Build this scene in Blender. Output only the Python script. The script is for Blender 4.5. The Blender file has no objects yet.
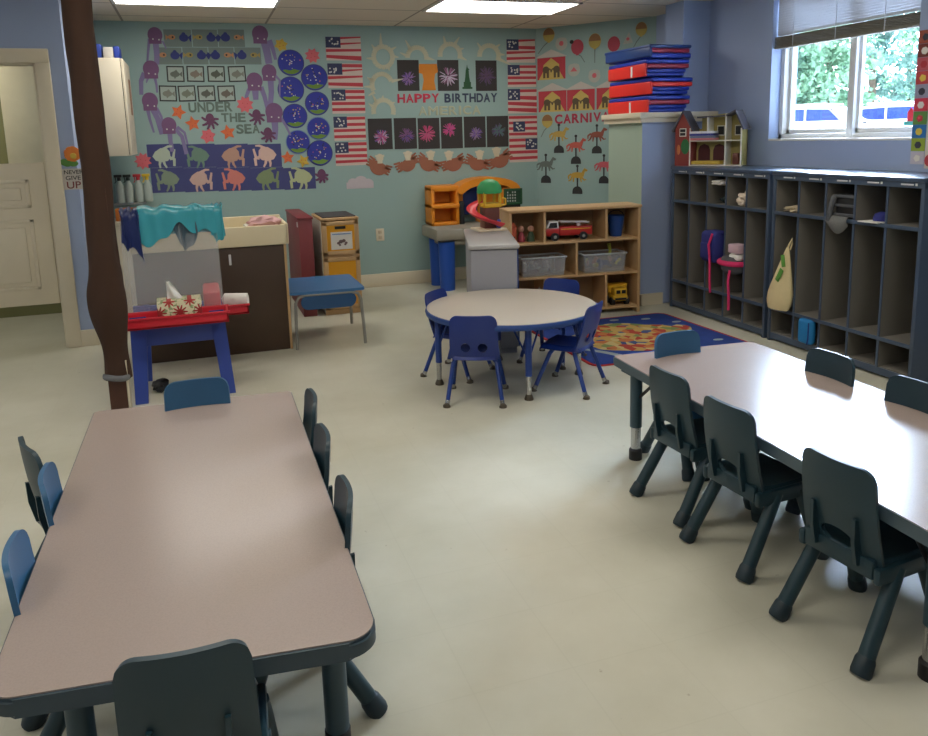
import bpy, bmesh, math, random
from mathutils import Vector, Matrix, Euler
PI = math.pi
random.seed(5)
SC = bpy.context.scene
COL = SC.collection
S = 0.85                      # everything is drawn at 1/0.85 of real size and scaled at the end

# ------------------------------------------------------------------ camera solve
F, CX, CY = 780.0, 464.0, 274.94
YAW, PITCH, ROLL = 0.323935, -0.176077, -0.0271842
_fw = Vector((math.sin(YAW)*math.cos(PITCH), math.cos(YAW)*math.cos(PITCH), math.sin(PITCH)))
_r0 = Vector((math.cos(YAW), -math.sin(YAW), 0)); _u0 = _r0.cross(_fw)
_r = _r0*math.cos(ROLL) + _u0*math.sin(ROLL); _u = -_r0*math.sin(ROLL) + _u0*math.cos(ROLL)
EYE = Vector((0, 0, 1.8))
def at(px, py, X=None, Y=None, Z=None, plane=None):
    """world point where the sight line of a photo pixel meets a real plane of the room"""
    d = _fw + _r*(px-CX)/F - _u*(py-CY)/F
    if plane: p0, n = plane; t = (p0-EYE).dot(n)/d.dot(n)
    elif X is not None: t = (X-EYE.x)/d.x
    elif Y is not None: t = (Y-EYE.y)/d.y
    else: t = (Z-EYE.z)/d.z
    return EYE + d*t
def proj(P):
    d = Vector(P)-EYE; w = d.dot(_fw)
    return CX+F*d.dot(_r)/w, CY-F*d.dot(_u)/w
cd = bpy.data.cameras.new('camera'); cam = bpy.data.objects.new('camera', cd); COL.objects.link(cam)
cd.sensor_width = 36; cd.lens = F/928*36; cd.shift_y = -(368-CY)/928
cam.matrix_world = Matrix.Translation(EYE) @ Matrix((_r, _u, -_fw)).transposed().to_4x4()
SC.camera = cam
SC.view_settings.view_transform = 'Standard'; SC.view_settings.look = 'None'
SC.view_settings.gamma = 1; SC.view_settings.use_curve_mapping = False

# ------------------------------------------------------------------ materials
def lin(c):
    return tuple(((v/255)/12.92 if v/255 <= .04045 else ((v/255+.055)/1.055)**2.4) for v in c)
MATS = {}
def mat(name, rgb, rough=.55, var=.06, scale=12, metal=0, bump=0, spec=.5, trans=0, emit=0, alpha=1):
    if name in MATS: return MATS[name]
    m = bpy.data.materials.new(name); m.use_nodes = True; nt = m.node_tree; n = nt.nodes; L = nt.links
    b = n['Principled BSDF']; c = lin(rgb)
    tc = n.new('ShaderNodeTexCoord'); no = n.new('ShaderNodeTexNoise'); no.inputs['Scale'].default_value = scale; no.inputs['Detail'].default_value = 4
    L.new(tc.outputs['Object'], no.inputs['Vector'])
    mx = n.new('ShaderNodeMix'); mx.data_type = 'RGBA'
    mx.inputs['A'].default_value = (*[v*(1-var) for v in c], 1); mx.inputs['B'].default_value = (*[min(1, v*(1+var)) for v in c], 1)
    L.new(no.outputs['Fac'], mx.inputs['Factor']); L.new(mx.outputs['Result'], b.inputs['Base Color'])
    b.inputs['Roughness'].default_value = rough; b.inputs['Metallic'].default_value = metal
    b.inputs['Specular IOR Level'].default_value = spec
    if trans: b.inputs['Transmission Weight'].default_value = trans
    if alpha < 1: b.inputs['Alpha'].default_value = alpha
    if emit: b.inputs['Emission Color'].default_value = (*c, 1); b.inputs['Emission Strength'].default_value = emit
    if bump:
        bp = n.new('ShaderNodeBump'); bp.inputs['Strength'].default_value = bump; bp.inputs['Distance'].default_value = .01
        L.new(no.outputs['Fac'], bp.inputs['Height']); L.new(bp.outputs['Normal'], b.inputs['Normal'])
    MATS[name] = m; return m

# ------------------------------------------------------------------ mesh builder
class B:
    def __init__(s): s.bm = bmesh.new(); s.m = 0
    def _tag(s, fs):
        for f in fs: f.material_index = s.m
    def box(s, x0, x1, y0, y1, z0, z1, bev=0, M=None, seg=2):
        vs = [s.bm.verts.new((x, y, z)) for x in (x0, x1) for y in (y0, y1) for z in (z0, z1)]
        q = [(0,1,3,2),(4,6,7,5),(0,4,5,1),(2,3,7,6),(0,2,6,4),(1,5,7,3)]
        fs = [s.bm.faces.new([vs[i] for i in f]) for f in q]; s._tag(fs)
        if M is not None:
            for v in vs: v.co = M @ v.co
        if bev:
            es = list({e for f in fs for e in f.edges})
            r = bmesh.ops.bevel(s.bm, geom=es, offset=bev, segments=seg, affect='EDGES', profile=.5); s._tag(r['faces'])
        return s
    def tube(s, pts, r, n=12, cap=True):
        P = [Vector(p) for p in pts]; R = r if isinstance(r, (list, tuple)) else [r]*len(P); rings = []; ref = None
        for i, p in enumerate(P):
            t = (P[min(i+1, len(P)-1)]-P[max(i-1, 0)]).normalized()
            if ref is None: ref = Vector((0,0,1)) if abs(t.z) < .9 else Vector((1,0,0))
            a = t.cross(ref).normalized(); b2 = a.cross(t); ref = b2
            rings.append([s.bm.verts.new(p + (a*math.cos(2*PI*k/n)+b2*math.sin(2*PI*k/n))*R[i]) for k in range(n)])
        fs = []
        for i in range(len(P)-1):
            for k in range(n): fs.append(s.bm.faces.new((rings[i][k], rings[i][(k+1)%n], rings[i+1][(k+1)%n], rings[i+1][k])))
        if cap: fs += [s.bm.faces.new(rings[0][::-1]), s.bm.faces.new(rings[-1])]
        s._tag(fs); return s
    def cyl(s, c, r, h, n=24, r2=None):
        c = Vector(c); return s.tube([c, c+Vector((0,0,h))], [r, r if r2 is None else r2], n)
    def lathe(s, prof, c=(0,0,0), n=28):
        c = Vector(c); rings = [[s.bm.verts.new(c+Vector((r*math.cos(2*PI*k/n), r*math.sin(2*PI*k/n), z))) for k in range(n)] for r, z in prof]
        fs = [s.bm.faces.new((rings[i][k], rings[i][(k+1)%n], rings[i+1][(k+1)%n], rings[i+1][k])) for i in range(len(prof)-1) for k in range(n)]
        fs += [s.bm.faces.new(rings[0][::-1]), s.bm.faces.new(rings[-1])]; s._tag(fs); return s
    def prism(s, pts, z0, z1, M=None, bev=0):
        lo = [s.bm.verts.new((p[0], p[1], z0)) for p in pts]; hi = [s.bm.verts.new((p[0], p[1], z1)) for p in pts]; n = len(pts)
        fs = [s.bm.faces.new(lo[::-1]), s.bm.faces.new(hi)] + [s.bm.faces.new((lo[i], lo[(i+1)%n], hi[(i+1)%n], hi[i])) for i in range(n)]
        s._tag(fs)
        if M is not None:
            for v in lo+hi: v.co = M @ v.co
        if bev:
            es = list(fs[1].edges)+list(fs[0].edges)
            r = bmesh.ops.bevel(s.bm, geom=es, offset=bev, segments=2, affect='EDGES'); s._tag(r['faces'])
        return s
    def ball(s, c, r, sc=(1,1,1), sub=2, jit=0):
        rr = bmesh.ops.create_icosphere(s.bm, subdivisions=sub, radius=r); vs = rr['verts']
        for v in vs:
            k = 1+random.uniform(-jit, jit)
            v.co = Vector((v.co.x*sc[0]*k, v.co.y*sc[1]*k, v.co.z*sc[2]*k))+Vector(c)
        s._tag({f for v in vs for f in v.link_faces}); return s
    def sheet(s, fn, nu, nv, th=0, closed_u=False):
        """surface fn(u,v), u,v in 0..1; th gives it a real thickness along its normal"""
        G = [[Vector(fn(i/nu, j/nv)) for i in range(nu+1)] for j in range(nv+1)]
        def nrm(i, j):
            a = G[j][min(i+1, nu)]-G[j][max(i-1, 0)]; b = G[min(j+1, nv)][i]-G[max(j-1, 0)][i]
            v = a.cross(b); return v.normalized() if v.length > 1e-9 else Vector((0,0,1))
        A = [[s.bm.verts.new(G[j][i]) for i in range(nu+1)] for j in range(nv+1)]; fs = []
        for j in range(nv):
            for i in range(nu): fs.append(s.bm.faces.new((A[j][i], A[j][i+1], A[j+1][i+1], A[j+1][i])))
        if th:
            C = [[s.bm.verts.new(G[j][i]-nrm(i, j)*th) for i in range(nu+1)] for j in range(nv+1)]
            for j in range(nv):
                for i in range(nu): fs.append(s.bm.faces.new((C[j][i], C[j+1][i], C[j+1][i+1], C[j][i+1])))
            for i in range(nu):
                fs.append(s.bm.faces.new((A[0][i], C[0][i], C[0][i+1], A[0][i+1]))); fs.append(s.bm.faces.new((A[nv][i], A[nv][i+1], C[nv][i+1], C[nv][i])))
            for j in range(nv):
                fs.append(s.bm.faces.new((A[j][0], A[j+1][0], C[j+1][0], C[j][0]))); fs.append(s.bm.faces.new((A[j][nu], C[j][nu], C[j+1][nu], A[j+1][nu])))
        s._tag(fs); return s
    def xform(s, M):
        for v in s.bm.verts: v.co = M @ v.co
        return s
    def build(s, name, mats, parent=None, loc=None, smooth=30, label=None):
        bmesh.ops.recalc_face_normals(s.bm, faces=s.bm.faces)
        me = bpy.data.meshes.new(name); s.bm.to_mesh(me); s.bm.free()
        for m in (mats if isinstance(mats, (list, tuple)) else [mats]): me.materials.append(m)
        if smooth:
            me.shade_smooth(); me.set_sharp_from_angle(angle=math.radians(smooth))
        o = bpy.data.objects.new(name, me); COL.objects.link(o)
        if parent: o.parent = parent
        if loc is not None: o.location = loc
        if label: o['label'] = label
        return o
def tag(o, label, cat, group=None, kind=None):
    o['label'] = label; o['category'] = cat
    if group: o['group'] = group
    if kind: o['kind'] = kind
    return o
def thing(name, label, cat, loc=(0,0,0), rz=0, group=None, rot=None):
    o = bpy.data.objects.new(name, None); COL.objects.link(o); o.empty_display_size = .05
    o.location = loc; o.rotation_euler = rot if rot else (0, 0, rz)
    return tag(o, label, cat, group)
def struct(o): o['kind'] = 'structure'; return o
def dup(root, loc, rz, label, group=None):
    r = root.copy(); COL.objects.link(r); r.location = loc; r.rotation_euler = (0, 0, rz); r['label'] = label
    if group: r['group'] = group
    for ch in list(root.children):
        c = ch.copy(); COL.objects.link(c); c.parent = r
        for g in list(ch.children):
            d = g.copy(); COL.objects.link(d); d.parent = c
    return r
def recolor(root, m):
    """a copy of a thing in another plastic colour"""
    for ch in list(root.children)+[g for c in root.children for g in c.children]:
        if ch.name.split('.')[0] in ('seat', 'backrest'):
            ch.data = ch.data.copy(); ch.data.materials[0] = m
# ================================================================== THE SETTING
ZC = 3.1; YB = 9.32; XR = 5.15
def floor_mat():
    m = mat('floor_vinyl', (200,196,176), .38, .05, 1.3); nt = m.node_tree; n = nt.nodes; L = nt.links; b = n['Principled BSDF']
    tc = n.new('ShaderNodeTexCoord')
    mp = n.new('ShaderNodeMapping'); mp.inputs['Scale'].default_value = (1, 1, 1); L.new(tc.outputs['Object'], mp.inputs['Vector'])
    no = n.new('ShaderNodeTexNoise'); no.inputs['Scale'].default_value = 1.1; no.inputs['Detail'].default_value = 6; no.inputs['Roughness'].default_value = .6
    L.new(mp.outputs['Vector'], no.inputs['Vector'])
    r = n.new('ShaderNodeValToRGB'); r.color_ramp.elements[0].position = .3; r.color_ramp.elements[0].color = (*lin((186,183,163)), 1)
    r.color_ramp.elements[1].position = .72; r.color_ramp.elements[1].color = (*lin((208,206,190)), 1); L.new(no.outputs['Fac'], r.inputs['Fac'])
    # tile joints, barely visible
    br = n.new('ShaderNodeTexBrick'); br.offset = 0; br.inputs['Scale'].default_value = 1; br.inputs['Brick Width'].default_value = .36*S; br.inputs['Row Height'].default_value = .36*S
    br.inputs['Mortar Size'].default_value = .0022; br.inputs['Color1'].default_value = (1,1,1,1); br.inputs['Color2'].default_value = (.985,.985,.98,1); br.inputs['Mortar'].default_value = (.955,.955,.945,1)
    L.new(tc.outputs['Object'], br.inputs['Vector'])
    mu = n.new('ShaderNodeMix'); mu.data_type = 'RGBA'; mu.blend_type = 'MULTIPLY'; mu.inputs['Factor'].default_value = 1
    L.new(r.outputs['Color'], mu.inputs['A']); L.new(br.outputs['Color'], mu.inputs['B'])
    # small scuffs
    vo = n.new('ShaderNodeTexNoise'); vo.inputs['Scale'].default_value = 22; vo.inputs['Detail'].default_value = 3; L.new(tc.outputs['Object'], vo.inputs['Vector'])
    r2 = n.new('ShaderNodeValToRGB'); r2.color_ramp.elements[0].position = .2; r2.color_ramp.elements[0].color = (.55,.52,.45,1); r2.color_ramp.elements[1].position = .27; r2.color_ramp.elements[1].color = (1,1,1,1)
    L.new(vo.outputs['Fac'], r2.inputs['Fac'])
    m2 = n.new('ShaderNodeMix'); m2.data_type = 'RGBA'; m2.blend_type = 'MULTIPLY'; m2.inputs['Factor'].default_value = 1
    L.new(mu.outputs['Result'], m2.inputs['A']); L.new(r2.outputs['Color'], m2.inputs['B']); L.new(m2.outputs['Result'], b.inputs['Base Color'])
    return m
M_floor = floor_mat()
M_teal = mat('wall_paint_green', (148,174,170), .6, .03, 3)
M_blue = mat('wall_paint_blue', (156,172,204), .6, .03, 3)
M_green2 = mat('wall_paint_sage', (158,176,160), .6, .03, 3)
M_trim = mat('trim_cream', (212,202,178), .45, .03, 8)
M_olive = mat('far_room_paint', (128,128,88), .7, .05, 3)
M_white = mat('white_paint', (225,225,222), .45, .02, 8)
def ceil_mat():
    m = mat('ceiling_tile', (226,216,198), .85, .04, 60, bump=.15); nt = m.node_tree; n = nt.nodes; L = nt.links; b = n['Principled BSDF']
    tc = n.new('ShaderNodeTexCoord'); mp = n.new('ShaderNodeMapping'); mp.inputs['Location'].default_value = (.615*S, .07*S, 0)
    L.new(tc.outputs['Object'], mp.inputs['Vector'])
    br = n.new('ShaderNodeTexBrick'); br.offset = 0; br.inputs['Scale'].default_value = 1; br.inputs['Brick Width'].default_value = 1.48*S; br.inputs['Row Height'].default_value = .75*S
    br.inputs['Mortar Size'].default_value = .011; c = lin((228,218,200)); br.inputs['Color1'].default_value = (*c,1); br.inputs['Color2'].default_value = (*[v*.96 for v in c],1); br.inputs['Mortar'].default_value = (*lin((160,150,136)),1)
    L.new(mp.outputs['Vector'], br.inputs['Vector']); L.new(br.outputs['Color'], b.inputs['Base Color']); return m
M_ceil = ceil_mat()

b = B(); b.box(-4.2, XR+.3, -3.2, 11.5, -.12, 0); struct(b.build('floor', M_floor))
b = B(); b.box(-4.2, XR+.3, -3.2, 11.5, ZC, ZC+.12); struct(b.build('ceiling', M_ceil))
b = B(); b.box(-1.0, 4.17, YB, YB+.15, 0, ZC); struct(b.build('wall_back', M_teal))
# angled wall from the crease of the back wall to the pillar
C0 = Vector((4.17, YB, 0)); C1 = Vector((5.24, 8.02, 0)); DW = (C1-C0).normalized(); NW = Vector((DW.y, -DW.x, 0))
if NW.dot(Vector((0,-1,0))) < 0: NW = -NW
b = B(); q = C1+DW*.6; o_ = -NW*.15; b.prism([C0[:2], q[:2], (q+o_)[:2], (C0+o_)[:2]], 0, ZC); struct(b.build('wall_angled', M_teal))
b = B(); b.box(-1.15, -1.001, 7.851, YB+.15, 0, ZC); struct(b.build('wall_alcove', M_blue))
# wall with the half door
DX0, DX1 = -2.55, -1.235
b = B(); b.box(DX1+.04, -1.0, 7.7, 7.85, 0, ZC); b.box(-4.1, DX0-.04, 7.7, 7.85, 0, ZC); b.box(DX0-.04, DX1+.04, 7.7, 7.85, 2.54, ZC)
struct(b.build('wall_door', M_blue))
b = B(); b.box(-4.2, -4.05, -3.2, 7.85, 0, ZC); struct(b.build('wall_left', M_blue))
b = B(); b.box(-4.2, XR+.3, -3.2, -3.05, 0, ZC); struct(b.build('wall_front', M_blue))
# right wall with window opening
WY0, WY1, WZ0, WZ1 = 4.59, 6.17, 1.69, 2.98
b = B(); b.box(XR, XR+.3, -3.2, WY0, 0, ZC); b.box(XR, XR+.3, WY1, 8.6, 0, ZC); b.box(XR, XR+.3, WY0, WY1, 0, WZ0); b.box(XR, XR+.3, WY0, WY1, WZ1, ZC)
struct(b.build('wall_right', M_blue))
b = B(); b.box(4.83, XR, 7.12, 7.45, 0, ZC); struct(b.build('pillar_corner', M_blue))
# half wall: green side, blue front
b = B(); b.box(4.29, 4.829, 7.0, 7.68, 0, 1.885); b.box(4.829, XR, 7.0, 7.119, 0, 1.885)
o = struct(b.build('wall_half', [M_blue, M_green2], smooth=0))
for f in o.data.polygons:
    if f.normal.x < -.5: f.material_index = 1
b = B(); b.box(4.25, 4.828, 6.96, 7.72, 1.885, 1.93); b.box(4.225, 4.828, 6.935, 7.74, 1.93, 1.985, bev=.008); b.box(4.828, XR, 6.96, 7.118, 1.885, 1.93); b.box(4.828, XR, 6.935, 7.118, 1.93, 1.985, bev=.008)
struct(b.build('trim_half_wall_cap', M_trim))
# baseboards
b = B(); b.box(-1.0, 4.17, YB-.025, YB, 0, .16, bev=.006); struct(b.build('baseboard_back', M_trim))
b = B(); b.box(4.265, 4.55, 6.975, 7.0, 0, .12); b.box(4.265, 4.289, 6.975, 7.68, 0, .12); struct(b.build('baseboard_half_wall', M_trim))
b = B(); b.box(-1.13, -1.0, 7.67, 7.7, 0, .15, bev=.005); b.box(-1.0, -.975, 7.67, YB, 0, .15); struct(b.build('baseboard_door_wall', M_trim))
# half door with casing, far room behind it
cs = struct(B().box(DX1, DX1+.115, 7.66, 7.7, 0, 2.625, bev=.008).box(DX0-.115, DX0, 7.66, 7.7, 0, 2.625, bev=.008).box(DX0-.115, DX1+.115, 7.655, 7.7, 2.51, 2.63, bev=.008)
    .box(DX1-.02, DX1+.05, 7.7, 7.86, 0, 2.54).box(DX0-.05, DX0+.02, 7.7, 7.86, 0, 2.54).box(DX0-.05, DX1+.05, 7.7, 7.86, 2.5, 2.56).build('trim_door_casing', M_trim))
b = B(); x0, x1 = DX0+.03, DX1-.03
b.box(x0, x1, 7.735, 7.775, .41, 1.67, bev=.004)
d = struct(b.build('door_1', M_trim))
for xa, xb in ((-1.78, -1.40), (-2.35, -1.92)):
    for za, zb in ((.55, 1.18), (1.28, 1.53)):
        q = B(); 
        for (a, c, e, f) in ((xa, xb, za, za+.03), (xa, xb, zb-.03, zb), (xa, xa+.03, za, zb), (xb-.03, xb, za, zb)): q.box(a, c, 7.722, 7.74, e, f, bev=.005)
        q.box(xa+.07, xb-.07, 7.722, 7.738, za+.07, zb-.07, bev=.008); q.build('door_panel', M_trim, d)
b = B(); b.lathe([(.012,0),(.012,.03),(.028,.035),(.03,.055),(.018,.07)]); b.xform(Matrix.Translation((-1.70, 7.735, 1.2)) @ Matrix.Rotation(PI/2, 4, 'X')); b.build('door_knob', mat('brass_knob', (170,160,130), .3, metal=.8), d)
b = B(); b.box(-4.1, -1.16, 9.4, 9.5, 0, ZC); b.box(-4.2, -4.1, 7.85, 9.5, 0, ZC); struct(b.build('wall_far_room', M_olive))
b = B(); b.box(-1.80, -1.46, 9.05, 9.4, 1.5, 2.9, bev=.01); b.build('door', mat('pale_olive_cabinet', (214,206,176), .6), None)
o = bpy.data.objects['door']; o.name = 'wall_cabinet'; tag(o, 'pale tall cupboard on the olive wall seen through the open top of the half door', 'cabinet')

# window
W = M_white; GX = XR+.15
b = B()
for (ya, yb, za, zb) in ((WY0, WY1, WZ0, WZ0+.05), (WY0, WY1, WZ1-.05, WZ1), (WY0, WY0+.05, WZ0, WZ1), (WY1-.05, WY1, WZ0, WZ1)): b.box(GX-.04, GX+.06, ya, yb, za, zb, bev=.005)
b.box(GX-.05, GX+.05, 5.27, 5.34, WZ0, WZ1, bev=.005)
wn = struct(b.build('window_1', W))
for i, (ya, yb, dx) in enumerate(((WY0+.05, 5.28, 0), (5.33, WY1-.05, .025))):
    q = B()
    for (a, c, e, f) in ((ya, yb, WZ0+.05, WZ0+.09), (ya, yb, WZ1-.09, WZ1-.05), (ya, ya+.04, WZ0+.05, WZ1-.05), (yb-.04, yb, WZ0+.05, WZ1-.05)): q.box(GX-.015+dx, GX+.015+dx, a, c, e, f, bev=.004)
    q.build('sash', W, wn)
    g = bpy.data.materials.get('window_glass') or None
    if not g:
        g = bpy.data.materials.new('window_glass'); g.use_nodes = True; nt = g.node_tree; nt.nodes.clear()
        out = nt.nodes.new('ShaderNodeOutputMaterial'); mx = nt.nodes.new('ShaderNodeMixShader'); tr = nt.nodes.new('ShaderNodeBsdfTransparent'); gl = nt.nodes.new('ShaderNodeBsdfGlossy'); gl.inputs['Roughness'].default_value = .02
        tr.inputs['Color'].default_value = (.93,.97,1,1); mx.inputs[0].default_value = .05
        nt.links.new(tr.outputs[0], mx.inputs[1]); nt.links.new(gl.outputs[0], mx.inputs[2]); nt.links.new(mx.outputs[0], out.inputs['Surface'])
    q = B(); q.box(GX-.003+dx, GX+.003+dx, ya+.03, yb-.03, WZ0+.08, WZ1-.08); q.build('pane', g, wn)
b = B(); b.box(XR-.004, GX-.03, WY0+.001, WY1-.001, WZ0-.012, WZ0+.008, bev=.003); struct(b.build('trim_window_sill', W))

# blind: slats, raised bundle, cords
bl = thing('window_blind', 'white horizontal slatted blind half raised over the window', 'blind', (XR+.05, 5.375, 2.625))
M_bl = mat('blind_slat', (205,208,215), .5, .02); M_blb = mat('blind_bundle', (128,122,108), .6, .08, 30)
b = B(); b.box(-.03, .03, -.76, .78, .36, .42, bev=.004); b.build('head_rail', M_bl, bl)
b = B()
for k in range(16):
    z = .34-k*.0215; M = Matrix.Translation((0,0,z)) @ Matrix.Rotation(math.radians(58), 4, 'Y'); b.box(-.015, .015, -.76, .78, -.0012, .0012, M=M)
o = b.build('slats', M_bl, bl)
b = B()
for k in range(7): b.box(-.03, .03, -.765, .785, -.088+k*.0125, -.088+k*.0125+.008, bev=.002)
b.build('raised_slat_bundle', M_blb, bl)
b = B(); b.box(-.034, .034, -.765, .785, -.11, -.09, bev=.004); b.build('bottom_rail', M_blb, bl)
for y in (-.45, .05, .55):
    b = B(); b.tube([(-.032, y, .38), (-.034, y, -.1)], .0035, 6); b.build('ladder_cord', M_bl, bl)

# ceiling light fixtures
M_lamp = mat('lamp_diffuser', (255,250,240), .4, 0, emit=8.3)
pos = {(0,0):'fluorescent ceiling panel above the undersea wall display', (1,0):'fluorescent ceiling panel above the play shelf end of the room'}
for i, x in enumerate((-.6, 2.375, -3.56)):  # outer left column is unseen, added to brighten the door side
    for j, y in enumerate((7.43, 3.68, .68)):
        lb = pos.get((i, j), 'added fluorescent ceiling panel over the floor in front of the half door' if i == 2 and j == 0 else 'added fluorescent ceiling panel over the floor left of the left long table' if i == 2 and j == 1 else 'fluorescent ceiling panel over the %s long table' % ('left','right','outer left')[i] if j == 1 else 'fluorescent ceiling panel overhead on the %s side near the viewer' % ('left','right','outer left')[i])
        t = thing('ceiling_light', lb, 'ceiling light', (x+.73, y+.375, ZC), 0, 'recessed fluorescent ceiling panels')
        q = B()
        for (a, c, e, f) in ((-.74,.74,-.375,-.35), (-.74,.74,.35,.375), (-.74,-.71,-.375,.375), (.71,.74,-.375,.375)): q.box(a, c, e, f, -.012, -.0005)
        q.build('frame', M_white, t); q = B(); q.box(-.71, .71, -.35, .35, -.008, -.001); q.build('diffuser', M_lamp, t)

t = thing('ceiling_light', 'unseen fill light panel added in the far room behind the half door', 'ceiling light', (-2.4, 8.6, ZC), 0)  # unseen panel added to light the otherwise dark far room
q = B(); q.box(-.3, .3, -.3, .3, -.008, -.001); q.build('diffuser', mat('far_room_fill', (255,244,215), .4, 0, emit=9), t)
# ------------------------------------------------------------------ outside the window
M_lot = mat('parking_lot_concrete', (222,220,214), .9, .05, .5)
b = B(); b.box(XR+.3, 120, -60, 110, .3, .8); o = b.build('ground_outside', M_lot); struct(o)
M_leafA = mat('leaf_green', (120,158,128), .7, .35, 2.5); M_leafB = mat('leaf_dark', (92,128,118), .7, .35, 2.5); M_bark = mat('bark', (92,78,64), .9)
def tree(px, D, half, top, mleaf, label):
    """D: distance along the sight line past the window"""
    d = (at(px, 120, X=XR)-EYE); d.z = 0; d.normalize(); p = EYE+d*D; p.z = .8
    t = thing('tree', label, 'tree', p, 0, 'trees beyond the parking lot')
    q = B(); q.tube([(0,0,0), (.2,0,top*.35), (0,.1,top*.6)], [.35,.25,.15], 8); q.build('trunk', M_bark, t)
    q = B(); rnd = random.Random(int(px))
    for k in range(46):
        a = rnd.uniform(0, 2*PI); h = rnd.uniform(.26, 1); rr = half*math.sqrt(max(.05, 1-abs(h-.5)*1.3))*rnd.uniform(.2, .85)
        c = Vector((rr*math.cos(a), rr*math.sin(a), h*top)); R_ = half*rnd.uniform(.22, .4)
        q.ball(c, R_*.45, (1,1,.8), 1, .2)
        for _ in range(70):       # leaf sprays
            d_ = Vector((rnd.gauss(0,1), rnd.gauss(0,1), rnd.gauss(0,.8))).normalized()*R_*rnd.uniform(.4,1.15); s_ = rnd.uniform(.10,.2)
            e1 = Vector((rnd.gauss(0,1), rnd.gauss(0,1), rnd.gauss(0,1))).normalized()*s_; e2 = Vector((rnd.gauss(0,1), rnd.gauss(0,1), rnd.gauss(0,1))).normalized()*s_
            p_ = c+d_; q.bm.faces.new([q.bm.verts.new(p_+e1), q.bm.verts.new(p_+e2), q.bm.verts.new(p_-e1), q.bm.verts.new(p_-e2)])
    q.build('crown', mleaf, t, smooth=0)
tree(797, 40, 1.5, 5.0, M_leafA, 'pale small tree seen through the far left part of the window')
tree(828, 50, 2.7, 7.6, M_leafA, 'tall leafy green tree outside the left window pane')
tree(868, 62, 2.8, 10.5, M_leafB, 'dark green tree behind the parked car outside')
tree(905, 74, 3.2, 12, M_leafA, 'pale green tree at the right of the parked car outside')
tree(948, 52, 2.6, 10.0, M_leafB, 'dark tree outside at the right edge of the window')
# parked car
d = (at(812, 120, X=XR)-EYE); d.z = 0; d.normalize(); p2 = EYE+d*36; p2.z = .8
d = (at(893, 120, X=XR)-EYE); d.z = 0; d.normalize(); p = EYE+d*38; p.z = .8
ca = thing('car', 'white parked estate car with dark blue windows seen through the window', 'car', p, -YAW-.62)
M_car = mat('car_paint_white', (225,226,228), .25, .01); M_cg = mat('car_glass_blue', (40,60,120), .1, .05); M_tyre = mat('tyre_rubber', (25,25,25), .8)
prof = [(-2.8,.35),(-2.85,1.0),(-2.55,1.12),(-1.7,1.2),(-1.15,1.72),(-.8,1.8),(1.9,1.8),(2.35,1.7),(2.7,1.15),(2.8,.9),(2.75,.35)]
MX = Matrix.Rotation(PI/2, 4, 'X')
b = B(); b.prism(prof, -1.0, 1.0, M=MX, bev=.06); b.build('body', M_car, ca)
for sgn in (-1, 1):
    for pts in ([(-1.55,1.22),(-1.1,1.66),(-.2,1.7),(-.2,1.22)], [(-.12,1.22),(-.12,1.7),(.95,1.7),(.95,1.22)], [(1.03,1.22),(1.03,1.7),(1.9,1.68),(2.3,1.25)]):
        b = B(); b.prism(pts, sgn*1.0-.012, sgn*1.0+.012, M=MX); b.build('side_window', M_cg, ca)
    for x in (-1.8, 1.75):
        b = B(); b.tube([(x, sgn*.82, .38), (x, sgn*1.03, .38)], .38, 20); b.build('wheel', M_tyre, ca)
b = B(); b.tube([(-.9,-.8,1.88),(1.9,-.8,1.88)], .03, 8).tube([(-.9,.8,1.88),(1.9,.8,1.88)], .03, 8); b.build('roof_rail', M_white, ca)
c2 = dup(ca, p2, -YAW+2.3, 'white parked car outside, seen through the left window pane', 'parked cars outside')
ca['group'] = 'parked cars outside'
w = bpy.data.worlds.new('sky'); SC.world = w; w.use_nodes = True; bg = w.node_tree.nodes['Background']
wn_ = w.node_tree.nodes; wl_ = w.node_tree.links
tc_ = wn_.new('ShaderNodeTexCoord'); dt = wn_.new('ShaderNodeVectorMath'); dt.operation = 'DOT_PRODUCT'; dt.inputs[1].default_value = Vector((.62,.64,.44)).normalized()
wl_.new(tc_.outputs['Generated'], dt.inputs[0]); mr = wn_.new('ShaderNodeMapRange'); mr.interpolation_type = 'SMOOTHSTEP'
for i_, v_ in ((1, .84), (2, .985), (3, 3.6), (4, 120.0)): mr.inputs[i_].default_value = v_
wl_.new(dt.outputs['Value'], mr.inputs[0]); wl_.new(mr.outputs[0], bg.inputs['Strength'])      # bright sky patch added to throw window glare on the right table
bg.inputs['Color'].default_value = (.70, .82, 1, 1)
sun = bpy.data.lights.new('sun', 'SUN'); sun.energy = 9; sun.angle = .02; so = bpy.data.objects.new('sun', sun); COL.objects.link(so); so.rotation_euler = Euler((math.radians(40), 0, math.radians(-60)))
SC.view_settings.exposure = 0.02
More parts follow.
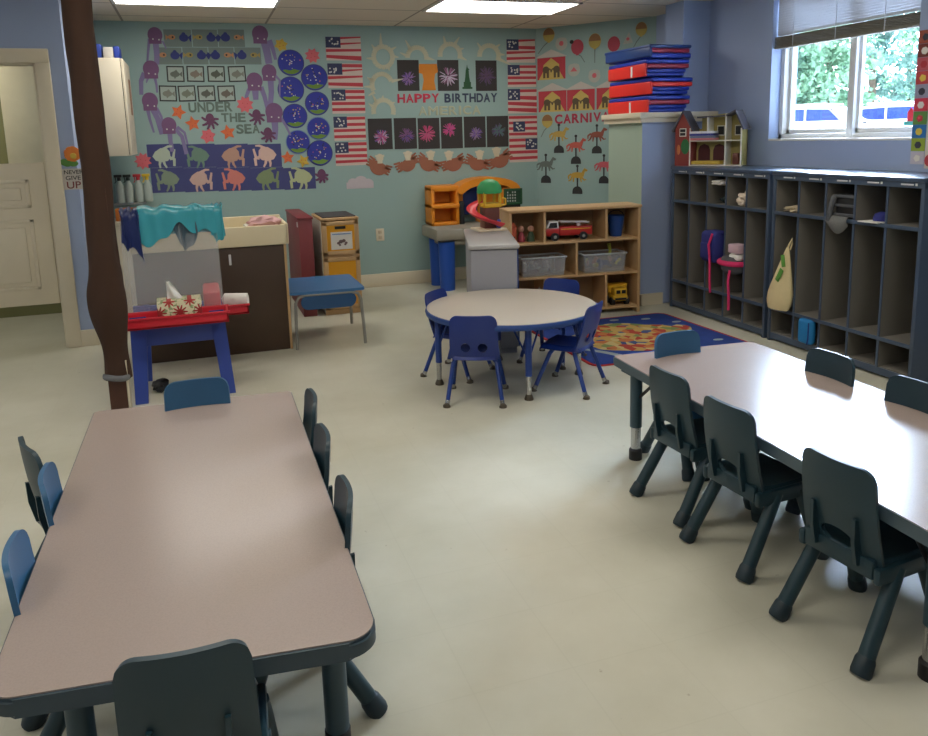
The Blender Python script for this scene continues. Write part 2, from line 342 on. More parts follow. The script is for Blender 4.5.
# ================================================================== FURNITURE
def LM(o): return Matrix.Translation(o.location) @ o.rotation_euler.to_matrix().to_4x4()
def bw(b, name, mats, parent, **k):
    """geometry drawn in room coordinates, stored in the parent's own frame"""
    M = LM(parent)
    if parent.parent: M = LM(parent.parent) @ M
    b.xform(M.inverted()); return b.build(name, mats, parent, **k)
def boolcut(o, cutters):
    for c in cutters:
        md = o.modifiers.new('cut', 'BOOLEAN'); md.operation = 'DIFFERENCE'; md.solver = 'EXACT'; md.object = c
    dg = bpy.context.evaluated_depsgraph_get(); me = bpy.data.meshes.new_from_object(o.evaluated_get(dg))
    o.modifiers.clear(); o.data = me; me.shade_smooth(); me.set_sharp_from_angle(angle=math.radians(35))
    for c in cutters: bpy.data.objects.remove(c)
def rpoly(corners, rad, n=8):
    P = [Vector((c[0], c[1])) for c in corners]; out = []; N = len(P)
    for i in range(N):
        r = rad[i] if isinstance(rad, (list, tuple)) else rad; p = P[i]; a = (P[i-1]-p).normalized(); c = (P[(i+1) % N]-p).normalized()
        ang = a.angle(c); dd = r/math.tan(ang/2); ctr = p+(a+c).normalized()*(r/math.sin(ang/2)); s = p+a*dd-ctr; e = p+c*dd-ctr
        a0 = math.atan2(s.y, s.x); a1 = math.atan2(e.y, e.x); da = (a1-a0+PI) % (2*PI)-PI
        for k in range(n+1): t = a0+da*k/n; out.append((ctr.x+r*math.cos(t), ctr.y+r*math.sin(t)))
    return out
M_cg_ = mat('chair_plastic_dark_teal', (28,54,64), .42, .08, 6)
M_cb = mat('chair_plastic_slate_blue', (48,96,134), .42, .06, 6)
M_leg = mat('chair_leg_dark_teal', (30,56,64), .45, .08, 6)
M_foot = mat('leg_glide_dark', (28,46,54), .5, .08, 8)
M_blu = mat('plastic_royal_blue', (18,46,124), .38, .06, 6)
M_blum = mat('blue_enamel_tube', (28,60,134), .35, .05, 8)
M_chrome = mat('chrome', (190,190,190), .25, .03, 8, metal=.9)
M_glide = mat('brown_glide', (82,74,62), .4, .1, 20, metal=.3)
M_black = mat('black_plastic', (22,22,24), .5, .1, 10)

def back_fn(W, z0, z1, y0, lean, r, cup):
    def fn(u, v):
        a = 2*u-1; a = math.sin(a*PI/2)*.35+a*.65; ax = abs(a)*W; zt = z1
        if ax > W-r: zt = z1-r+math.sqrt(max(0, r*r-(ax-(W-r))**2))
        z = z0+(zt-z0)*v; q = (z-z0)/(z1-z0); w = W*(1.07-.07*q)
        return (a*w, y0-lean*q+cup*a*a-.012*math.sin(q*PI), z)
    return fn
def seat_fn(W, D, yc, z, drop, cup):
    def fn(u, v):
        a = 2*u-1; b_ = 2*v-1; k = .18; x = a*math.sqrt(1-k*b_*b_); y = b_*math.sqrt(1-k*a*a); e = max(abs(a), abs(b_))
        zz = z-cup*(1-a*a)*(1-b_*b_)-(drop*max(0, (e-.86)/.14)**1.6)
        return (x*W, yc+y*D, zz)
    return fn
def ellcut(x, z, rx, rz, y0=-.4, y1=.1):
    q = B(); n = 24; q.prism([(x+rx*math.cos(2*PI*k/n), z+rz*math.sin(2*PI*k/n)) for k in range(n)], -y1, -y0, M=Matrix.Rotation(PI/2, 4, 'X')); return q.build('cut', M_black)

def green_chair(label, group, mback=None):
    t = thing('toddler_chair', label, 'chair', (0,0,0), 0, group); m = mback or M_cg_
    o = B().sheet(back_fn(.147, .318, .69, -.135, .062, .05, .022), 32, 26, .016)
    for sx in (-1, 1):      # the two stiffening ribs behind the backrest
        o.prism([(-.13,.33),(-.165,.335),(-.183,.42),(-.185,.505),(-.16,.50)], sx*.085-.007, sx*.085+.007, M=Matrix(((0,0,1,0),(1,0,0,0),(0,1,0,0),(0,0,0,1))))
    o = o.build('backrest', m, t, smooth=35)
    boolcut(o, [ellcut(0, .40, .068, .036)])
    q = B().sheet(seat_fn(.165, .165, .015, .362, .05, .012), 26, 26, .014)
    for sx in (-1, 1): q.box(sx*.155-.014, sx*.155+.014, -.15, .13, .29, .35, bev=.01)
    q.box(-.14, .14, -.15, -.125, .30, .37, bev=.008); q.build('seat', m, t, smooth=35)
    for sx, sy in ((1,1), (-1,1), (1,-1), (-1,-1)):
        a = Vector((sx*.15, .085 if sy > 0 else -.035, .33)); f = Vector((sx*.178, .205 if sy > 0 else -.225, .0))
        d = f-a; l = B().tube([a, a+d*.15, a+d*.85], [.025, .0265, .028], 16).build('leg', M_leg, t)
        B().tube([a+d*.83, a+d*.86, a+d*.97, f], [.029, .033, .035, .032], 16).build('foot_glide', M_foot, l)
    return t
def blue_chair(label, group):
    t = thing('stacking_chair', label, 'chair', (0,0,0), 0, group)
    o = B().sheet(back_fn(.158, .315, .63, -.13, .085, .05, .024), 32, 26, .011).build('backrest', M_blu, t, smooth=35)
    boolcut(o, [ellcut(-.058, .40, .032, .034), ellcut(.058, .40, .032, .034)])
    B().sheet(seat_fn(.165, .165, .02, .345, .035, .012), 26, 26, .011).build('seat', M_blu, t, smooth=35)
    for sx, sy in ((1,1), (-1,1), (1,-1), (-1,-1)):
        y1 = .06 if sy > 0 else -.07; y2 = .2 if sy > 0 else -.2
        pts = [(0, y1, .318), (sx*.09, y1, .318), (sx*.125, y1+sy*.012, .308), (sx*.148, y1+sy*.03, .28)]
        a = Vector(pts[-1]); f = Vector((sx*.19, y2, 0)); l = B().tube(pts+[tuple(a+(f-a)*.9)], .015, 12).build('leg', M_blum, t)
        B().tube([a+(f-a)*.84, a+(f-a)*.95], .0165, 12).build('ferrule', M_chrome, l)
        B().tube([a+(f-a)*.93, f+Vector((0,0,.012)), f], [.017, .026, .026], 12).build('foot_glide', M_glide, l)
    return t

def laminate(name, rgb, rough):
    m = mat(name, rgb, rough, .035, 2.2, spec=.5); nt = m.node_tree; n = nt.nodes; L = nt.links; b = n['Principled BSDF']
    old = b.inputs['Base Color'].links[0].from_socket
    tc = n.new('ShaderNodeTexCoord'); no = n.new('ShaderNodeTexNoise'); no.inputs['Scale'].default_value = 230; no.inputs['Detail'].default_value = 2
    L.new(tc.outputs['Object'], no.inputs['Vector'])
    r = n.new('ShaderNodeValToRGB'); r.color_ramp.elements[0].position = .35; r.color_ramp.elements[0].color = (.94,.94,.94,1); r.color_ramp.elements[1].position = .6; r.color_ramp.elements[1].color = (1,1,1,1)
    L.new(no.outputs['Fac'], r.inputs['Fac']); mu = n.new('ShaderNodeMix'); mu.data_type = 'RGBA'; mu.blend_type = 'MULTIPLY'; mu.inputs['Factor'].default_value = 1
    L.new(old, mu.inputs['A']); L.new(r.outputs['Color'], mu.inputs['B']); L.new(mu.outputs['Result'], b.inputs['Base Color'])
    return m
M_lamA = laminate('laminate_grey_nebula', (160,144,136), .25)
M_lamC = laminate('laminate_sand', (200,190,176), .34)
M_edgeA = mat('edge_band_slate', (48,64,74), .45, .06, 8); M_edgeB = mat('edge_band_blue', (30,66,130), .45, .05, 8)
M_edgeC = mat('edge_band_blue_grey', (74,90,98), .45, .06, 8); M_tleg = mat('table_leg_teal', (48,72,82), .4, .06, 8)
ZT = .56
def rect_table(corners, label, medge, legspots, group, lr=.038, chrome=True, mt=None):
    c = sum((Vector(p) for p in corners), Vector((0,0)))/4
    t = thing('activity_table', label, 'table', (c.x, c.y, 0), 0, group)
    rp = rpoly(corners, [.025,.025,.075,.075]); b = B(); b.prism(rp, ZT-.05, ZT-.002, bev=.008); bw(b, 'edge_band', medge, t)
    k = .992; rp2 = [(c.x+(x-c.x)*k, c.y+(y-c.y)*k) for x, y in rp]; b = B(); b.prism(rp2, ZT-.003, ZT+.0015); bw(b, 'tabletop', M_lamA, t)
    for x, y in legspots:
        b = B(); b.tube([(x,y,ZT-.05), (x,y,.19 if chrome else .06)], lr, 20); b.box(x-.06, x+.06, y-.06, y+.06, ZT-.062, ZT-.05); l = bw(b, 'leg', mt or M_tleg, t)
        if chrome:
            b = B(); b.tube([(x,y,.2), (x,y,.055)], lr-.006, 20); bw(b, 'leg_extension', M_chrome, l)
        b = B(); b.tube([(x,y,.065), (x,y,.055), (x,y,.0)], [lr-.004, lr+.003, lr+.003], 20); bw(b, 'foot_cap', M_black, l)
        dx = .11 if x < c.x else -.11; dy = .17 if y < c.y else -.17
        b = B(); b.tube([(x,y+.0,.34), (x+dx*.3,y+dy,ZT-.055)], .009, 8); bw(b, 'brace', M_black, l)
    return t
rect_table([(-.555,3.925),(.36,3.865),(.345,1.76),(-.565,1.85)], 'long rectangular activity table with a grey-pink top in the left foreground', M_edgeA,
    [(-.42,3.72),(.23,3.69),(.265,2.10),(-.42,2.12)], 'long rectangular classroom tables', .036, False)
rect_table([(2.13,3.765),(3.02,3.70),(2.96,1.50),(2.04,1.55)], 'long rectangular activity table with a glaring window reflection beside the cubbies', M_edgeC,
    [(2.19,3.60),(2.90,3.55),(2.86,1.67),(2.155,1.70)], 'long rectangular classroom tables', .033, True)
# round table
RC = Vector((2.12, 5.24, 0)); rt = thing('round_table', 'round table with a sand-coloured top and royal blue rim', 'table', RC)
b = B(); b.lathe([(.61,ZT-.045),(.632,ZT-.04),(.637,ZT-.02),(.632,ZT-.004),(.62,ZT-.001)], n=72); b.build('edge_band', M_edgeB, rt)
b = B(); b.lathe([(.623,ZT-.002),(.623,ZT+.001)], n=72); b.build('tabletop', M_lamC, rt)
for dx, dy in ((-.08,-.50), (.495,-.12), (-.55,.07), (.08,.48)):
    b = B(); b.tube([(dx,dy,ZT-.045), (dx,dy,.17)], .0235, 16); l = b.build('leg', M_blum, rt)
    b = B(); b.tube([(dx,dy,.18), (dx,dy,.035)], .019, 16); b.build('leg_extension', M_chrome, l)
    b = B(); b.tube([(dx,dy,.04), (dx,dy,.012), (dx,dy,0)], [.02,.032,.032], 16); b.build('foot_glide', M_glide, l)
    b = B(); e = Vector((dx,dy,0)).normalized(); p = Vector((-e.y,e.x,0))*.1
    for sg in (-1,1): b.tube([(dx,dy,.28), (dx*.88+sg*p.x,dy*.88+sg*p.y,ZT-.045)], .007, 8)
    b.build('brace', M_blum, l)

g = 'dark teal toddler chairs around the long tables'
gc = green_chair('dark teal toddler chair in the immediate foreground, its back to the viewer', g)
gc.location = (-.11, 1.87, 0); gc.rotation_euler = (0,0,math.radians(-3))
def face(dx, dy): return math.atan2(dy, dx)-PI/2
GS = [
 ((-.085,3.63), face(0,-1), 'slate blue toddler chair at the far end of the left table, before the easel', 1),
 ((-.535,3.28), face(.91,.36), 'dark toddler chair farthest back on the left side of the left table', 0),
 ((-.405,2.89), face(1,.06), 'slate blue toddler chair in the middle of the left side of the left table', 1),
 ((-.405,2.36), face(1,.05), 'slate blue toddler chair nearest the viewer on the left side of the left table', 1),
 ((.225,3.36), face(-1,.02), 'dark toddler chair farthest back on the aisle side of the left table', 0),
 ((.205,2.89), face(-1,.0), 'dark toddler chair in the middle of the aisle side of the left table', 0),
 ((.195,2.38), face(-1,.05), 'dark toddler chair nearest the viewer on the aisle side of the left table', 0),
 ((2.19,3.05), face(1,.06), 'dark teal toddler chair farthest back on the aisle side of the right table', 0),
 ((2.165,2.58), face(1,.08), 'dark teal toddler chair in the middle of the aisle side of the right table', 0),
 ((2.155,1.985), face(1,.1), 'dark teal toddler chair nearest the viewer on the aisle side of the right table', 0),
 ((2.47,3.46), face(.03,-1), 'blue toddler chair at the far end of the right table, in front of the rug', 1),
 ((2.74,2.96), face(-1,-.04), 'teal toddler chair on the cubby side of the right table, farther from the viewer', 0),
 ((2.74,2.46), face(-1,-.05), 'teal toddler chair on the cubby side of the right table, at the photo edge', 0)]
gblue = dup(gc, (0,0,0), 0, 'x'); recolor(gblue, M_cb); first_blue = True
for (x, y), rz, lb, kind in GS:
    if kind and first_blue: o = gblue; o.location = (x, y, 0); o.rotation_euler = (0,0,rz); o['label'] = lb; first_blue = False
    else: dup(gblue if kind else gc, (x, y, 0), rz, lb)
g2 = 'royal blue stacking chairs around the round table'
bc = blue_chair('royal blue chair nearest the viewer at the round table, its back facing out', g2)
bc.location = (1.725, 4.925, 0); bc.rotation_euler = (0,0,face(.12,.27))
dup(bc, (2.42,4.875,0), face(-.26,.30), 'royal blue chair on the right side of the round table, beside the rug')
dup(bc, (1.79,5.53,0), face(.68,-.73), 'royal blue chair on the left side of the round table')
dup(bc, (2.60,5.56,0), face(-1,-.8), 'royal blue chair behind the round table, in front of the wooden toy shelf')

# ------------------------------------------------------------------ cubbies
M_cf = mat('cubby_frame_slate', (66,80,100), .28, .06, 5); M_ci = mat('cubby_panel_grey', (118,114,106), .6, .08, 4); M_tape = mat('name_tape', (205,205,205), .6, .1, 60)
XF = 4.55; XBK = 5.13
def cubby(y0, y1, label):
    t = thing('cubby_locker', label, 'cubby', ((XF+XBK)/2, (y0+y1)/2, 0), 0, 'five-section coat cubbies along the window wall')
    b = B()
    for a in (y0, y1-.03): b.box(XF, XBK, a, a+.03, 0, 1.415, bev=.003)
    b.box(XF+.01, XBK, y0+.03, y1-.03, .02, .07); b.box(XBK-.012, XBK, y0+.03, y1-.03, .07, 1.41)
    bw(b, 'carcass', [M_cf], t)
    b = B(); b.box(XF-.015, XBK+.01, y0-.003, y1+.003, 1.415, 1.445, bev=.005); b.box(XF-.004, XF+.018, y0, y1, 1.375, 1.416); bw(b, 'top_board', M_cf, t)
    n = 5; w = (y1-y0-.03)/n
    for k in range(1, n):
        b = B(); y = y0+.015+k*w; b.box(XF+.008, XBK-.012, y-.009, y+.009, .07, 1.41); b.m = 1; b.box(XF+.003, XF+.0085, y-.0095, y+.0095, .07, 1.41); bw(b, 'divider', [M_ci, M_cf], t)
    b = B(); b.box(XBK-.016, XBK-.011, y0+.03, y1-.03, .07, 1.41)
    for a, c in ((y0+.03, y0+.034), (y1-.034, y1-.03)): b.box(XF+.012, XBK-.012, a, c, .07, 1.41)
    b.box(XF+.02, XBK-.012, y0+.03, y1-.03, .07, .078); bw(b, 'lining', M_ci, t)
    for z in (.275, 1.09):
        b = B(); b.box(XF+.006, XBK-.012, y0+.03, y1-.03, z, z+.02); b.m = 1; b.box(XF-.002, XF+.008, y0+.03, y1-.03, z-.004, z+.024, bev=.002); bw(b, 'shelf', [M_ci, M_cf], t)
    for k in range(n):
        y = y0+.015+(k+.5)*w; b = B(); b.box(XF-.0065, XF-.004, y-.07, y+.03, 1.392, 1.403); b.box(XF-.0065, XF-.004, y-.1, y-.085, 1.39, 1.407); bw(b, 'name_tape', M_tape, t)
    return [y1-.015-(k+.5)*w for k in range(n)]
U1 = cubby(5.41, 6.85, 'grey cubby locker unit in the corner below the dollhouse')
U2 = cubby(3.92, 5.37, 'grey cubby locker unit below the window, beside the right table')
U3 = None
M_paper = mat('white_paper', (225,222,215), .8, .03, 20)
def crumple(name, label, cat, c, size, mt, seed, group=None, sub=3, jit=.22):
    random.seed(seed); q = B(); q.ball((0,0,0), 1, (1,1,1), sub, jit)
    for v in q.bm.verts: v.co = Vector((v.co.x*size[0], v.co.y*size[1], max(-.9, v.co.z)*size[2]))
    o = q.build(name, mt, None, loc=c, smooth=50); tag(o, label, cat, group); return o
crumple('paper_bag', 'crumpled white paper hanging out of an upper cubby in the corner unit', 'paper', (XF+.12, U1[2]+.02, 1.31), (.14,.10,.028), M_paper, 3)
hat = crumple('sun_hat', 'crumpled cream sun hat in an upper cubby of the corner unit', 'hat', (XF+.14, U1[3]-.02, 1.175), (.11,.10,.075), mat('cream_cloth', (222,206,186), .85, .1, 15), 4)
crumple('folded_cloth', 'folded cream cloth in the upper left cubby of the unit below the window', 'cloth', (XF+.14, U2[0]-.02, 1.135), (.13,.11,.03), mat('tan_cloth', (206,190,160), .85, .1, 15), 6)
crumple('dark_socks', 'dark bundle lying low in the third upper cubby of the corner unit', 'clothing', (XF+.18, U1[2], 1.145), (.10,.09,.035), mat('dark_green_cloth', (45,58,55), .9, .1, 15), 7)
# toddler backpack blue, pink bag
M_bp = mat('navy_backpack_cloth', (38,44,118), .8, .15, 14); M_pk = mat('hot_pink_cloth', (214,44,104), .8, .1, 14); M_gy = mat('grey_cloth', (82,84,88), .85, .1, 14)
t = thing('backpack', 'small navy blue backpack with pink straps hanging in the corner cubby unit', 'backpack', (XF+.05, U1[2]+.05, .69))
b = B(); b.box(-.10,.09,-.12,.12,-.13,.17,bev=.05,seg=4); b.build('bag_body', M_bp, t)
b = B(); b.box(-.12,-.095,-.08,.08,-.09,.06,bev=.012); b.build('front_pocket', M_bp, t)
for y in (-.07,):
    b = B(); b.tube([(-.09,y,.15),(-.13,y,.05),(-.12,y-.01,-.1),(-.13,y-.03,-.28),(-.125,y-.035,-.40)], .011, 8); b.build('strap', M_pk, t)
t = thing('lunch_bag', 'hot pink and white patterned bag with a dangling strap in the corner cubby unit', 'bag', (XF+.04, U1[3]+.03, .60))
b = B(); b.lathe([(.09,-.10),(.13,-.07),(.145,0),(.12,.05),(.05,.06)], n=24); b.xform(Matrix.Scale(.85,4,(1,0,0))); b.build('bag_body', [M_gy], t)
b = B(); b.tube([(.148*math.cos(a*.3)*.87, .15*math.sin(a*.3), .0) for a in range(22)], .024, 10); b.build('pink_rim', M_pk, t)
b = B(); b.ball((0,-.03,.06), .075, (1,1,.5)); b.ball((-.03,-.09,.05), .045, (1,1,.7)); b.build('white_lining', M_paper, t)
b = B(); b.box(-.06,.06,-.11,.03,.09,.17,bev=.01); b.build('folded_shirt', mat('pale_pink_cloth', (200,170,180), .85, .1, 20), t)
b = B(); b.tube([(-.1,-.06,-.06),(-.13,-.08,-.16),(-.125,-.09,-.3),(-.12,-.085,-.42)], .012, 8); b.build('strap', M_pk, t)
# cream tote bag with green leaf print
t = thing('tote_bag', 'cream canvas tote bag with a green leaf print hanging in the unit below the window', 'bag', (XF-.015, U2[0]+.02, .30))
b = B()
def tote(u, v):
    a = u*2*PI; z = v; w = .012+.125*min(1, (1-v)*1.35)**.9*(1 if v > .12 else .80+.2*v/.12)
    return (w*.42*math.cos(a), -.085*v+w*math.sin(a), z*.53)
b.sheet(tote, 36, 22, .004); b.build('bag_body', mat('canvas_cream', (214,196,150), .85, .06, 25, bump=.2), t, smooth=60)
b = B()
for (yy, zz, aa, ll) in ((-.055,.30,.5,.06), (-.075,.42,-.2,.05)):
    M = Matrix.Translation((-.047+ (zz-.3)*.12, yy, zz)) @ Matrix.Rotation(aa, 4, 'X')
    b.box(-.004,.002,-.022,.022,-ll,ll,bev=.004,M=M)
b.build('leaf_print', mat('leaf_print_green', (92,150,62), .8, .1, 20), t)
b = B(); b.tube([(0,-.08,.52),(.02,-.082,.56),(.04,-.085,.60),(.04,-.088,.56),(.02,-.09,.51)], .007, 8); b.build('handle', mat('canvas_cream'  , (214,196,150)), t)
# grey mesh bag
t = thing('mesh_bag', 'grey and black bag with net pockets hanging over the edge of an upper cubby', 'bag', (XF+.04, U2[2]-.03, 1.13))
b = B(); b.box(-.02,.16,-.10,.10,-.02,.17,bev=.03,seg=3); b.build('bag_body', M_black, t)
for z in (0, .07, .14):
    b = B(); b.box(-.03,-.018,-.095,.105,z,z+.022,bev=.004); b.build('webbing', M_gy, t)
b = B(); b.tube([(-.03,.09,.15),(-.05,.105,.05),(-.055,.11,-.04)], .022, 8); b.build('hanging_strap', M_gy, t)
b = B(); b.sheet(lambda u, v: (-.045-.02*math.sin(v*PI), .13-.2*u, .0-.13*v*math.sin(PI*(.15+.7*u))), 12, 8, .004); b.build('net_pocket', mat('grey_net', (105,106,104), .8, .2, 80), t)
# small cap with blue and red, on a white paper
o = B().box(-.1,.1,-.09,.09,0,.006).build('paper_sheet', M_paper, None, loc=(XF+.075, U2[3]-.01, 1.111)); tag(o, 'white paper sheet lying under a blue and red cap in an upper cubby', 'paper')
t = thing('baseball_cap', 'small blue and red cap on a white paper in an upper cubby', 'cap', (XF+.10, U2[3]-.02, 1.118))
b = B(); b.lathe([(.06,0),(.062,.02),(.05,.05),(.02,.065)], n=20); b.build('crown', M_bp, t); b = B(); b.box(-.03,.07,-.13,-.04,.0,.01,bev=.003); b.build('brim', mat('red_cloth', (170,36,40), .8), t)
# blue pouch in the lower cubby
t = thing('pouch', 'small bright blue zip pouch leaning in a lower cubby of the unit below the window', 'pouch', (XF+.0, U2[1]-.02, .13))
b = B(); b.box(-.035,.035,-.075,.075,-.055,.15,bev=.03,seg=4); b.build('pouch_body', mat('bright_blue_cloth', (22,116,176), .7, .1, 14), t)
b = B(); b.tube([(-.036,-.055,.13),(-.04,-.058,.0),(-.036,-.045,-.05)], .005, 6); b.build('zip', M_bp, t)

# ------------------------------------------------------------------ toy shelf
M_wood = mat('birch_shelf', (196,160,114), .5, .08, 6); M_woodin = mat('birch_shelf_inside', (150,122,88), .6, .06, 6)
SA = math.radians(-6); sh = thing('toy_shelf', 'low birch shelf holding toys, standing in front of the half wall', 'shelf', (4.135, 6.75, 0), SA)
SW, SD, SH = 1.36, .34, 1.09       # local x runs to -SW
b = B()
b.bm.free()
for a in (-SW, -.028): b = B(); b.box(a, a+.028, 0, SD, 0, SH-.03, bev=.003); b.build('side_panel', M_wood, sh)
b = B(); b.box(-SW-.01, .01, -.01, SD, SH-.03, SH, bev=.008); b.build('top_board', M_wood, sh)
b = B(); b.box(-SW+.028, -.028, SD-.01, SD, .03, SH-.03); b.build('back_panel', M_woodin, sh)
for z in (.05, .40, .74):
    b = B(); b.box(-SW+.028, -.028, .005, SD-.01, z, z+.024, bev=.002); b.build('shelf_board', M_wood, sh)
for x, z0, z1 in ((-.36,.764,1.06), (-1.0,.764,1.06), (-.67,.424,.74), (-.36,.074,.40), (-1.0,.074,.40)):
    b = B(); b.box(x-.012, x+.012, .01, SD-.01, z0, z1); b.build('divider', M_wood, sh)
SM = LM(sh)
def on(x, y, z): return SM @ Vector((x, y, z))
M_red = mat('toy_red', (186,40,38), .4, .05, 8); M_yel = mat('toy_yellow', (222,176,44), .45, .05, 8); M_dk = mat('toy_dark', (30,30,34), .6, .05, 8)
# fire engine
t = thing('toy_fire_engine', 'red toy fire engine with a white ladder on the top tier of the birch shelf', 'toy truck', on(-.72,.15,.764), SA); 
b = B(); b.box(-.24,-.10,-.07,.07,.045,.12,bev=.012); b.box(-.10,.24,-.07,.07,.045,.13,bev=.01); b.build('body', M_red, t)
b = B(); b.prism([(-.235,.12),(-.205,.19),(-.115,.19),(-.105,.12)], -.06, .06, M=MX, bev=.006); b.build('cab', M_white, t)
b = B(); 
for y in (-.063,.063): b.prism([(-.215,.128),(-.195,.175),(-.13,.175),(-.125,.128)], y-.003, y+.003, M=MX)
b.build('cab_window', M_dk, t)
b = B()
for y in (-.035,.035): b.tube([(-.08,y,.18),(.22,y,.165)], .008, 8)
for k in range(8): b.tube([(-.06+k*.038,-.035,.179-k*.0019),(-.06+k*.038,.035,.179-k*.0019)], .005, 6)
b.tube([(.12,0,.13),(.12,0,.17)], .02, 8); b.build('ladder', M_white, t)
b = B(); b.box(-.09,.22,-.073,-.069,.105,.113); b.build('stripe', M_yel, t)
for x in (-.155,.14):
    for y in (-.075,.075):
        b = B(); b.tube([(x,y-.016,.038),(x,y+.016,.038)], .04, 18); wl = b.build('wheel', M_dk, t); b = B(); b.tube([(x,y-.018,.038),(x,y+.018,.038)], .017, 12); b.build('hub_cap', M_chrome, wl)
# blue bag / basket in right top cell
t = thing('toy_bucket', 'dark blue toy bucket in the top right cell of the birch shelf', 'bucket', on(-.19,.18,.764), SA)
b = B(); b.lathe([(.06,0),(.085,.2),(.09,.21),(.078,.205),(.055,.01)], n=24); b.build('bucket_body', mat('toy_blue', (28,70,140), .45), t); b = B(); b.tube([(.085*math.cos(a), 0, .2+.06*math.sin(a)) for a in [PI*k/10 for k in range(11)]], .005, 6); b.build('handle', M_dk, t)
# small figures left cell
for i, (x, c, lb) in enumerate(((-1.29,(190,84,50),'orange toy house block at the far left end of the shelf top tier'), (-1.2,(150,50,60),'dark red toy figure in the top left cell of the birch shelf'), (-1.1,(60,84,62),'dark green toy figure in the top left cell of the birch shelf'))):
    t = thing('toy_figure', lb, 'toy', on(x,.14,.764), SA); m = mat('toy_fig%d' % i, c, .5)
    b = B()
    if i == 0: b.box(-.035,.035,-.04,.04,0,.15,bev=.006); b.prism([(-.04,.15),(0,.20),(.04,.15)], -.045,.045, M=MX); b.build('house', m, t); b = B(); b.box(-.015,.015,-.043,-.039,.01,.06); b.build('door', M_dk, t)
    else: b.lathe([(.04,0),(.035,.05),(.02,.09),(.012,.1)], n=16); b.build('torso', m, t); b = B(); b.ball((0,0,.125), .032); b.build('head', mat('toy_skin', (200,150,130), .6), t)
# clear bins
M_clear = mat('clear_plastic', (206,210,214), .2, .02, 8, alpha=.3); 
def bin_(x, z, label, seed, cols):
    t = thing('storage_bin', label, 'bin', on(x,.16,z), SA, 'clear storage bins on the middle tier')
    b = B(); w, d, h = .225, .12, .185
    P = [(-w*.93,-d*.93),(w*.93,-d*.93),(w*.93,d*.93),(-w*.93,d*.93)]; Q = [(-w,-d),(w,-d),(w,d),(-w,d)]
    bm = b.bm; lo = [bm.verts.new((x_,y_,0)) for x_,y_ in P]; hi = [bm.verts.new((x_,y_,h)) for x_,y_ in Q]; lo2 = [bm.verts.new((x_*.975,y_*.96,.005)) for x_,y_ in P]; hi2 = [bm.verts.new((x_*.975,y_*.96,h)) for x_,y_ in Q]
    bm.faces.new(lo[::-1]); bm.faces.new(lo2)
    for i in range(4):
        j = (i+1)%4; bm.faces.new((lo[i],lo[j],hi[j],hi[i])); bm.faces.new((lo2[j],lo2[i],hi2[i],hi2[j])); bm.faces.new((hi[i],hi[j],hi2[j],hi2[i]))
    b.build('bin_body', M_clear, t)
    b = B()
    for (x0,x1,y0,y1) in ((-w-.012,w+.012,-d-.01,-d+.004),(-w-.012,w+.012,d-.004,d+.01),(-w-.012,-w+.004,-d,d),(w-.004,w+.012,-d,d)): b.box(x0,x1,y0,y1,h-.008,h+.006,bev=.002)
    b.build('rim', mat('rim_plastic', (190,194,198), .3), t)
    rnd = random.Random(seed); i = 0
    for k in range(14):
        px_, py_ = rnd.uniform(-w*.75,w*.75), rnd.uniform(-d*.7,d*.7); pz = .035+rnd.uniform(0,.11); c = cols[k % len(cols)]
        b = B(); s_ = rnd.uniform(.018,.032); M = Matrix.Translation((px_,py_,pz)) @ Euler((rnd.random()*3,rnd.random()*3,rnd.random()*3)).to_matrix().to_4x4()
        b.box(-s_*1.4,s_*1.4,-s_*.8,s_*.8,-s_*.5,s_*.5,bev=.005,M=M); b.build('toy_block', mat('bin_col_%d_%d_%d' % c, c, .5), t)
    return t
bin_(-1.0, .424, 'clear storage bin of pale grey things on the middle tier, left of the divider', 3, [(170,165,158),(150,145,140),(190,180,170)])
tb = bin_(-.36, .424, 'clear storage bin of blue and yellow toys on the middle tier, right of the divider', 9, [(40,60,120),(196,180,60),(60,70,100),(180,120,90)])
b = B(); b.tube([(.09,0,.12),(.10,-.01,.20),(.085,-.01,.27)], [.012,.016,.02], 8); b.build('toy_handle', mat('lime', (176,180,70), .5), tb)
# grey wire tub and yellow truck on the bottom
t = thing('carry_basket', 'light grey basket with an arched handle on the bottom tier behind the blue chair', 'basket', on(-.88,.15,.074), SA)
b = B(); b.lathe([(.13,0),(.15,.16),(.155,.165),(.142,.16),(.122,.01)], n=28); b.build('basket_body', mat('basket_grey', (170,160,150), .6), t); b = B(); b.tube([(.15*math.cos(PI*k/14), 0, .16+.13*math.sin(PI*k/14)) for k in range(15)], .008, 8); b.build('handle', mat('basket_handle', (200,188,176), .5), t)
t = thing('toy_truck', 'chunky yellow toy dump truck on the bottom right tier of the birch shelf', 'toy truck', on(-.19,.13,.074), SA)
b = B(); b.box(-.08,.08,-.09,.09,.04,.10,bev=.012); b.box(-.07,.07,-.095,.0,.09,.175,bev=.012); b.build('body', M_yel, t)
b = B(); b.prism([(-.09,.11),(-.11,.20),(.11,.20),(.09,.11)], -.10, .01, M=Matrix.Rotation(PI/2,4,'X'), bev=.008); b.build('dump_bed', M_yel, t)
b = B(); b.box(-.05,-.008,-.099,-.094,.12,.155); b.box(.008,.05,-.099,-.094,.12,.155); b.build('windscreen', M_dk, t)
b = B(); b.box(-.06,.06,-.1,-.09,.055,.075); b.build('grille', M_dk, t)
for x in (-.075,.075):
    for y in (-.055,.055): b = B(); b.tube([(x-.018,y,.04),(x+.018,y,.04)], .04, 16); b.build('wheel', M_dk, t)

